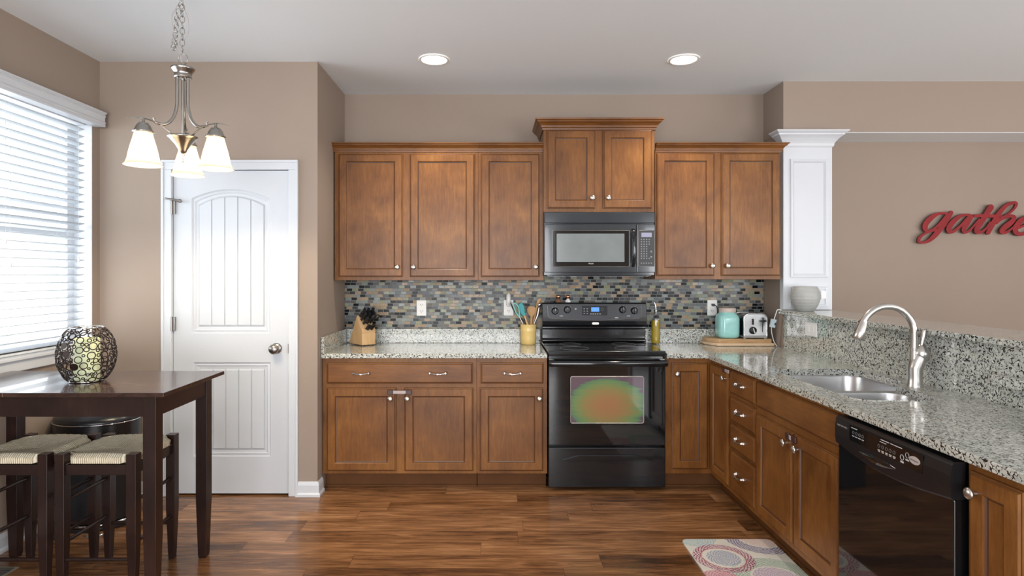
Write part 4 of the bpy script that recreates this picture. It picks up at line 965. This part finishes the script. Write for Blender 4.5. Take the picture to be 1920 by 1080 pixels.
b = MB(); b.tube([(KX+.01, KY, ZC+.03), (qx(1001), KY, qz(600)), (qx(1007), KY+.005, qz(574)), (qx(1010), KY+.008, qz(563)), (qx(1014), KY+.008, qz(560))], [.006,.006,.007,.013,.008], 12, flat=(1,.4)); b.build('blade_and_handle', M['spoon'], t)
t = ut('ladle', 'shiny dark steel ladle nearest the range in the yellow crock', 'ladle')
b = MB(); b.tube([(KX+.02, KY+.015, ZC+.03), (qx(1003), KY+.015, qz(604)), (qx(1009), KY+.02, qz(590)), (qx(1011), KY+.015, qz(577))], [.005,.005,.012,.010], 12, flat=(1,.5)); b.build('handle', M['dsteel'], t)
b = MB(); b.lathe([(0,-.020),(.010,-.017),(.017,-.008),(.019,0),(.017,.006),(.008,.010),(0,.011)], (qx(1011.5), KY+.01, qz(571)), 20); b.build('ladle_bowl', M['chromem'], t)
# ================================================================ oil, jar, boards, toaster
OX, OY = 1.190, 4.375
t = wthing('oil_bottle', 'tall glass cruet of olive oil with pour spout beside the range', 'bottle', (OX, OY, ZC))
b = MB(); b.lathe([(0,.001),(.031,.001),(.034,.005),(.034,.180),(.031,.194),(.020,.203),(.011,.208),(.010,.235),(.012,.238),(.010,.240),(.008,.238),(.008,.208),(.017,.200),(.028,.190),(.0315,.180),(.0315,.006),(0,.005)], (OX, OY, ZC+.0005), 32, cap=False); b.build('bottle', M['glass'], t)
b = MB(); b.lathe([(0,.0065),(.0305,.0068),(.0310,.010),(.0310,.172),(0,.172)], (OX, OY, ZC+.0005), 28, cap=False); b.build('oil', M['oil'], t)
b = MB(); b.lathe([(.0078,.222),(.012,.241),(.012,.248),(.005,.252)], (OX, OY, ZC), 16); b.tube([(OX, OY, ZC+.250), (OX-.001, OY, ZC+.272), (OX-.006, OY, ZC+.292), (OX-.010, OY, ZC+.303)], [.004,.0036,.003,.0022], 8); b.build('pour_spout', M['chromem'], t)
t = MB(); t.prism([(1.585,4.225),(1.988,4.225),(1.996,4.235),(1.996,4.425),(1.53,4.425),(1.53,4.345)], (0,0,0), (1,0,0), (0,1,0), (0,0,1), ZC+.001, ZC+.021)
tag(t.build('cutting_board', M['maple'], bevel=.006, seg=3), 'larger pale cutting board lying underneath the darker wood board', 'cutting board')
t = MB(); t.prism([(1.605,4.242),(1.975,4.242),(1.982,4.25),(1.982,4.425),(1.55,4.425),(1.55,4.345)], (0,0,0), (1,0,0), (0,1,0), (0,0,1), ZC+.0215, ZC+.050)
tag(t.build('cutting_board', M['acacia'], bevel=.002), 'thick grained wood cutting board carrying the aqua jar and toaster', 'cutting board')
ZT = ZC+.0505
JX, JY = 1.694, 4.325
t = wthing('canister', 'aqua ceramic jar shaped like a preserving jar on the cutting board', 'jar', (JX, JY, ZT))
def jr(p): return [( (JX+x), (JY+y)) for x, y in p]
rows = []
for hw, z in ((.054,.001),(.066,.006),(.073,.018),(.075,.04),(.075,.140),(.072,.160),(.063,.175),(.057,.182),(.056,.190)):
    k = min(1, max(0, (z-.15)/.035)); rr2 = hw*(.55+.44*k)
    rows.append([(x, y, ZT+z) for x, y in rrect(JX-hw, JX+hw, JY-hw*.92, JY+hw*.92, min(rr2, hw*.91), 8)])
b = MB(); b.rings(rows, 0, True); b.build('jar_body', M['jar'], t)
b = MB(); b.lathe([(.0575,.186),(.0590,.189),(.0590,.210),(.056,.216),(.040,.219),(0,.219)], (JX, JY, ZT), 40); b.build('jar_lid', M['lid'], t)
text('MASON', 'lettering', M['jar'], t, (JX+.008, JY-.0693, ZT+.105), (1,.0,.22), (-.1,0,1), .030, depth=.001, shear=.3, width=.075)
b = MB()
for pts in ([(-.050,.135),(-.050,.05),(-.043,.035)], [(.020,.075),(.0,.05),(.02,.048),(.045,.055)], [(-.02,.150),(.01,.155),(.03,.152)], [(.0,.03),(.02,.022)]):
    b.tube([(JX+x, JY-.0688, ZT+z) for x, z in pts], .0016, 6)
b.build('embossed_lines', M['jar'], t)
# toaster: end panel with controls faces the room
QX0, QX1, QY0, QY1 = 1.778, 1.948, 4.245, 4.420; ZQ = .182
t = wthing('toaster', 'chrome two-slot toaster with black dial on the cutting board', 'toaster', ((QX0+QX1)/2, (QY0+QY1)/2, ZT))
def tp(ins, z0=.020): return [(QX0+ins+.0, z0), (QX1-ins, z0)]+[(QX1-ins-.004*0-(.035*(1-math.cos(q))), ZQ-ins-.035+.035*math.sin(q)) for q in [math.radians(a) for a in range(0, 91, 15)]]+[(QX0+ins+.035-.035*math.sin(q), ZQ-ins-.035+.035*math.cos(q)) for q in [math.radians(a) for a in range(0, 91, 15)]]
b = MB(); b.prism([(x, z) for x, z in tp(.004)], (0,0,ZT), (1,0,0), (0,0,1), (0,1,0), QY0+.008, QY1-.008); b.build('toaster_body', M['chromem'], t, bevel=.003)
for y0, y1 in ((QY0, QY0+.008), (QY1-.008, QY1)):
    b = MB(); b.prism(tp(0), (0,0,ZT), (1,0,0), (0,0,1), (0,1,0), y0, y1); b.build('end_panel', M['steel'], t, bevel=.003)
b = MB(); pp = [(x, QY0-.001, z+ZT) for x, z in tp(.004)]; b.tube(pp[1:]+[pp[0]], .004, 8); b.build('chrome_frame', M['chromem'], t)
b = MB(); b.box(QX0+.002, QX1-.002, QY0-.006, QY1, ZT+.008, ZT+.0205); b.build('base_skirt', M['greyc'], t, bevel=.003)
for x in (QX0+.012, QX1-.012):
    for y in (QY0+.01, QY1-.02): b = MB(); b.lathe([(.010,0),(.010,.009)], (x, y, ZT+.0003), 12); b.build('foot', M['greyc'], t)
for x in (QX0+.055, QX1-.055): b = MB(); b.box(x-.014, x+.014, QY0+.025, QY1-.025, ZT+ZQ-.0055, ZT+ZQ-.0032); b.build('bread_slot', M['black'], t)
lx = QX0+.135
b = MB(); b.box(lx-.0025, lx+.0025, QY0-.002, QY0-.0004, ZT+.050, ZT+.150); b.build('lever_slot', M['black'], t)
b = MB(); b.box(lx-.022, lx+.022, QY0-.022, QY0-.003, ZT+.122, ZT+.133); b.box(lx-.004, lx+.004, QY0-.012, QY0-.002, ZT+.115, ZT+.152); b.build('lever', M['black'], t, bevel=.002)
b = MB(); b.lathe([(.026,0),(.026,.006),(.021,.008),(.020,.018),(0,.018)], (QX0+.066, QY0-.0005, ZT+.060), 28, axis='Y'); dl = b.build('browning_dial', M['black'], t)
b = MB(xf=Matrix.Translation((QX0+.066, QY0-.0195, ZT+.060)) @ Matrix.Rotation(math.radians(-18), 4, 'Y')); b.box(-.0035, .0035, -.004, .001, -.018, .018); b.build('dial_grip', M['nickel'], dl)
for k in range(3): b = MB(); b.lathe([(.0075,0),(.0075,.004),(0,.005)], (QX0+.066, QY0-.0005, ZT+.108+.014*k), 14, axis='Y'); b.build('button', M['black'], t)
# white inline cord by the end of the bar
t = wthing('lamp_cord', 'white cord with inline plug hanging from the bar corner beside the toaster', 'cord', (1.985, 4.20, ZC))
b = MB(); b.tube(catmull([(1.995, 4.135, 1.151), (1.975, 4.150, 1.152), (1.966, 4.155, 1.125), (1.955, 4.160, 1.085)]), .0032, 8)
b.tube(catmull([(1.938, 4.163, 1.030), (1.940, 4.166, 1.0), (1.950, 4.172, .965), (1.965, 4.18, .925), (1.99, 4.19, ZC+.005)]), .0032, 8); b.build('cord', M['white'], t)
b = MB(xf=Matrix.Translation((1.947, 4.160, 1.056)) @ Matrix.Rotation(.22, 4, 'Y')); b.box(-.015, .015, -.012, .012, -.028, .030); b.box(.006, .0155, -.0125, -.0115, -.010, .008, 1); b.build('inline_switch', [M['plugb'], M['black']], t, bevel=.003)
# ================================================================ outlets
def outlet(label, x, z, y=YB-.0085):
    t = wthing('wall_outlet', label, 'outlet', (x, y, z))
    b = MB(); b.prism(rrect(x-.036, x+.036, z-.058, z+.058, .004, 3), (0,y,0), (1,0,0), (0,0,1), (0,-1,0), .0002, .006); b.build('cover_plate', M['white'], t, bevel=.0015)
    for dz in (-.024, .024):
        b = MB(); b.prism(rrect(x-.017, x+.017, z+dz-.015, z+dz+.015, .008, 4), (0,y,0), (1,0,0), (0,0,1), (0,-1,0), .006, .008); rc = b.build('receptacle', M['white'], t)
        b = MB(); b.box(x-.008, x-.005, y-.0084, y-.0079, z+dz-.002, z+dz+.007); b.box(x+.005, x+.008, y-.0084, y-.0079, z+dz-.002, z+dz+.006); b.lathe([(.0022,0),(.0022,.0004)], (x, y-.008, z+dz-.008), 8, axis='Y'); b.build('slots', M['black'], rc)
    return t
px_ = lambda p: (p-925)/251.5; pz_ = lambda p: H-(p-512)/251.5
outlet('empty white wall outlet on the tile between knife block and crock', px_(790.4), pz_(577.5))
outlet('white wall outlet with an air freshener plugged in behind the utensils', px_(953.6), pz_(577))
outlet('white wall outlet with a black plug beside the aqua jar', px_(1335), pz_(577))
x, z = px_(953.2), pz_(562); t = wthing('air_freshener', 'rounded white plug-in air freshener in the outlet behind the utensils', 'air freshener', (x, YB-.03, z))
b = MB(); b.tube([(x, YB-.038, z-.048), (x, YB-.040, z-.040), (x, YB-.042, z), (x, YB-.040, z+.038), (x, YB-.036, z+.048)], [.010,.0165,.017,.016,.008], 18); b.box(x-.010, x+.010, YB-.03, YB-.0168, z-.02, z+.0); b.build('freshener_body', M['white'], t)
b = MB(); b.lathe([(.003,0),(.003,.002)], (x+.003, YB-.0585, z-.028), 8, axis='Y'); b.build('sensor_dot', M['black'], t)
x, z = px_(1336), pz_(571.8); t = wthing('power_plug', 'black plug and cord in the outlet beside the aqua jar', 'plug', (x, YB-.03, z))
b = MB(); b.box(x-.010, x+.012, YB-.032, YB-.0168, z-.009, z+.010); b.build('plug_head', M['black'], t, bevel=.003)
b = MB(); b.tube(catmull([(x+.008, YB-.030, z), (x+.018, YB-.04, z-.01), (x+.026, YB-.045, z-.05), (x+.040, YB-.036, z-.10), (x+.06, YB-.034, z-.17), (x+.12, YB-.034, ZT+.004), (1.78, YB-.036, ZT+.004), (1.82, YB-.046, ZT+.01)]), .0032, 8); b.build('cord', M['black'], t)
t = wthing('double_switch', 'white double switch plate on the tall granite splash beside the toaster', 'light switch', (2.014, 3.78, 1.052))
b = MB(); b.box(2.009, 2.0145, 3.715, 3.850, 1.008, 1.096); b.build('cover_plate', M['white'], t, bevel=.0015)
for y in (3.755, 3.808): b = MB(); b.box(2.006, 2.009, y-.012, y+.012, 1.034, 1.070); b.build('rocker', M['white'], t, bevel=.001)
# ================================================================ shakers, vase, sign, mat
for x_, lab in ((gx(1048.5), 'copper topped shaker behind the range, nearer the utensil crock'), (gx(1066.5), 'copper topped shaker behind the range with white base')):
    t = wthing('spice_shaker', lab, 'shaker', (x_, 4.385, 1.193)); z = 1.1925
    b = MB(); b.lathe([(.018,0),(.021,.004),(.021,.012),(.014,.018),(.010,.022),(.010,.026)], (x_, 4.385, z), 20); b.build('shaker_body', M['salt'] if 'nearer' in lab else M['white'], t)
    b = MB(); b.lathe([(.010,.026),(.014,.030),(.017,.036),(.018,.044),(.017,.050),(.010,.054),(0,.055)], (x_, 4.385, z), 20); b.build('shaker_top', M['copper'], t)
GX, GY = 2.112, 4.045
prof = []
for i in range(25):
    u = i/24; z = .001+.165*u; r = .052+.039*math.sin(math.pi*min(1, u*.86+.0))**.9+.003*u; prof.append((r+.0016*math.cos(u*2*math.pi*8), z))
prof += [(prof[-1][0]-.008, .166), (prof[-1][0]-.010, .10), (0, .02)]
b = MB(); b.lathe(prof, (GX, GY, 1.1505), 48); tag(b.build('ribbed_vase', M['greyc']), 'pale grey ribbed ceramic pot on the bar before the white column', 'vase')
# script sign
SY = YB-.030; SC = 1/8/252
t = wthing('wall_sign', 'red cut-out script word reading gather on the living room wall', 'sign', ((1800-925)/252, SY, 1.8))
import numpy as np
def glyph(strokes, dy, step=7.0):
    segs = []
    for pts in strokes:
        P = catmull([tuple(p) for p in pts], 8); segs += [(P[i], P[i+1]) for i in range(len(P)-1)]
    x0 = min(min(a.x, b.x) for a, b in segs)-60; x1 = max(max(a.x, b.x) for a, b in segs)+60; y0 = min(min(a.y, b.y) for a, b in segs)-60; y1 = max(max(a.y, b.y) for a, b in segs)+60
    gxs = np.arange(x0, x1, step); gys = np.arange(y0, y1, step); X, Y = np.meshgrid(gxs, gys, indexing='ij'); F = np.full(X.shape, 1e9)
    for a, b in segs:
        dx, dy_ = b.x-a.x, b.y-a.y; L = dx*dx+dy_*dy_+1e-9; t_ = np.clip(((X-a.x)*dx+(Y-a.y)*dy_)/L, 0, 1)
        F = np.minimum(F, np.hypot(X-a.x-t_*dx, Y-a.y-t_*dy_)-(a.z+(b.z-a.z)*t_)*.88)
    mb = MB()
    def cv(q, y): return ((1680+q[0]/8-925)/252, y, H-(360+q[1]/8-512)/252)
    for i in range(len(gxs)-1):
        for j in range(len(gys)-1):
            c = [(i, j), (i+1, j), (i+1, j+1), (i, j+1)]; f = [F[k] for k in c]
            if min(f) > 0: continue
            poly = []; cut = []
            for k in range(4):
                a, b = c[k], c[(k+1) % 4]; fa, fb = f[k], f[(k+1) % 4]; pa = (gxs[a[0]], gys[a[1]]); pb = (gxs[b[0]], gys[b[1]])
                if fa <= 0: poly.append(pa)
                if (fa <= 0) != (fb <= 0):
                    u = fa/(fa-fb); q = (pa[0]+(pb[0]-pa[0])*u, pa[1]+(pb[1]-pa[1])*u); poly.append(q); cut.append(q)
            if len(poly) >= 3: mb.add([cv(q, SY-.006-dy) for q in poly], [tuple(range(len(poly)))], 0)
            if len(cut) == 2: mb.add([cv(cut[0], SY-.006-dy), cv(cut[1], SY-.006-dy), cv(cut[1], SY+.006), cv(cut[0], SY+.006)], [(0,1,2,3)], 1)
    return mb
letters = [('letter_g', [[(745,335,22),(690,322,20),(610,330,24),(510,385,42),(430,470,46),(410,540,44),(440,585,26),(520,570,20),(620,490,20),(700,400,24),(745,335,22)], [(800,315,36),(730,430,40),(650,540,44),(560,650,42),(470,730,30),(380,762,18),(320,745,24),(330,690,26),(400,630,20),(500,590,18),(620,560,18),(720,500,16)]]),
 ('letter_a', [[(1075,350,24),(1010,345,20),(930,370,30),(840,440,42),(770,530,44),(770,590,36),(830,595,26),(930,520,22),(1020,430,26),(1070,370,26)], [(1100,375,34),(1050,460,38),(990,550,38),(1000,605,26),(1060,590,20),(1140,510,16),(1220,410,14)]]),
 ('letter_t', [[(1390,235,52),(1330,330,46),(1260,440,44),(1190,540,44),(1180,600,34),(1240,605,24),(1320,550,18),(1380,460,14)], [(1150,360,24),(1280,360,26),(1420,365,26),(1540,360,22)]]),
 ('letter_h', [[(1350,610,38),(1400,520,40),(1460,410,42),(1540,290,36),(1640,195,28),(1730,165,26),(1770,180,26),(1750,240,20),(1670,320,18),(1560,390,20),(1470,440,22)], [(1470,470,22),(1560,400,26),(1680,365,28),(1740,385,34),(1700,450,42),(1600,530,44),(1550,590,36),(1600,615,24),(1680,570,18),(1770,490,14)]]),
 ('letter_e', [[(1760,560,16),(1900,500,20),(1990,430,22),(2010,375,20),(1950,370,24),(1840,430,42),(1760,540,46),(1770,610,40),(1850,635,28),(1960,600,22),(2090,500,18)]]),
 ('letter_r', [[(2090,500,16),(2150,400,22),(2190,340,30),(2210,380,26),(2280,390,26),(2230,480,38),(2180,580,38),(2230,620,26),(2330,570,16)]])]
for li, (nm, ss) in enumerate(letters):
    b = glyph(ss, li*.0007)
    b.build(nm, [M['red'], M['rededge']], t)
# kitchen mat
t = MB(); t.slab(rrect(.985, 1.455, 2.20, 3.139, .035), [], .001, .010)
tag(t.build('kitchen_mat', M['rug'], bevel=.003), 'cushioned mat printed with pastel medallions before the sink cabinets', 'mat')
# ================================================================ child safety latches
def latch(label, xf, x0, x1, y=-.0195):
    t = thing('safety_latch', label, 'latch', xf[0], xf[1]); z = xf[2]
    for x in (x0, x1):
        b = MB(); b.prism(rrect(x-.019, x+.019, -.016, .016, .008), (0,0,z), (1,0,0), (0,0,1), (0,1,0), y-.012, y); b.build('latch_pad', M['brownp'], t, bevel=.003)
    b = MB(); b.box(x0+.017, x1-.017, y-.010, y-.007, z-.010, z+.010); b.build('strap', M['strap'], t, bevel=.001)
latch('brown and clear safety latch joining the doors left of the range', ((0, YF, 0), 0, bz(735)), bx(732.2), bx(766.5))
latch('brown and clear safety latch joining the doors under the sink', ((XF, 3.1745, 0), Q, .640), .366, .424)
t = thing('safety_latch', 'small brown safety latch on the corner cabinet door by the four drawers', 'latch', (XF, 3.86, 0), Q)
b = MB(); b.prism(rrect(.255, .292, .811, .838, .006), (0,0,0), (1,0,0), (0,0,1), (0,1,0), -.031, -.0195); b.build('latch_pad', M['brownp'], t, bevel=.003)
b = MB(); b.box(.290, .345, -.026, -.022, .815, .835); b.build('strap', M['strap'], t, bevel=.001)
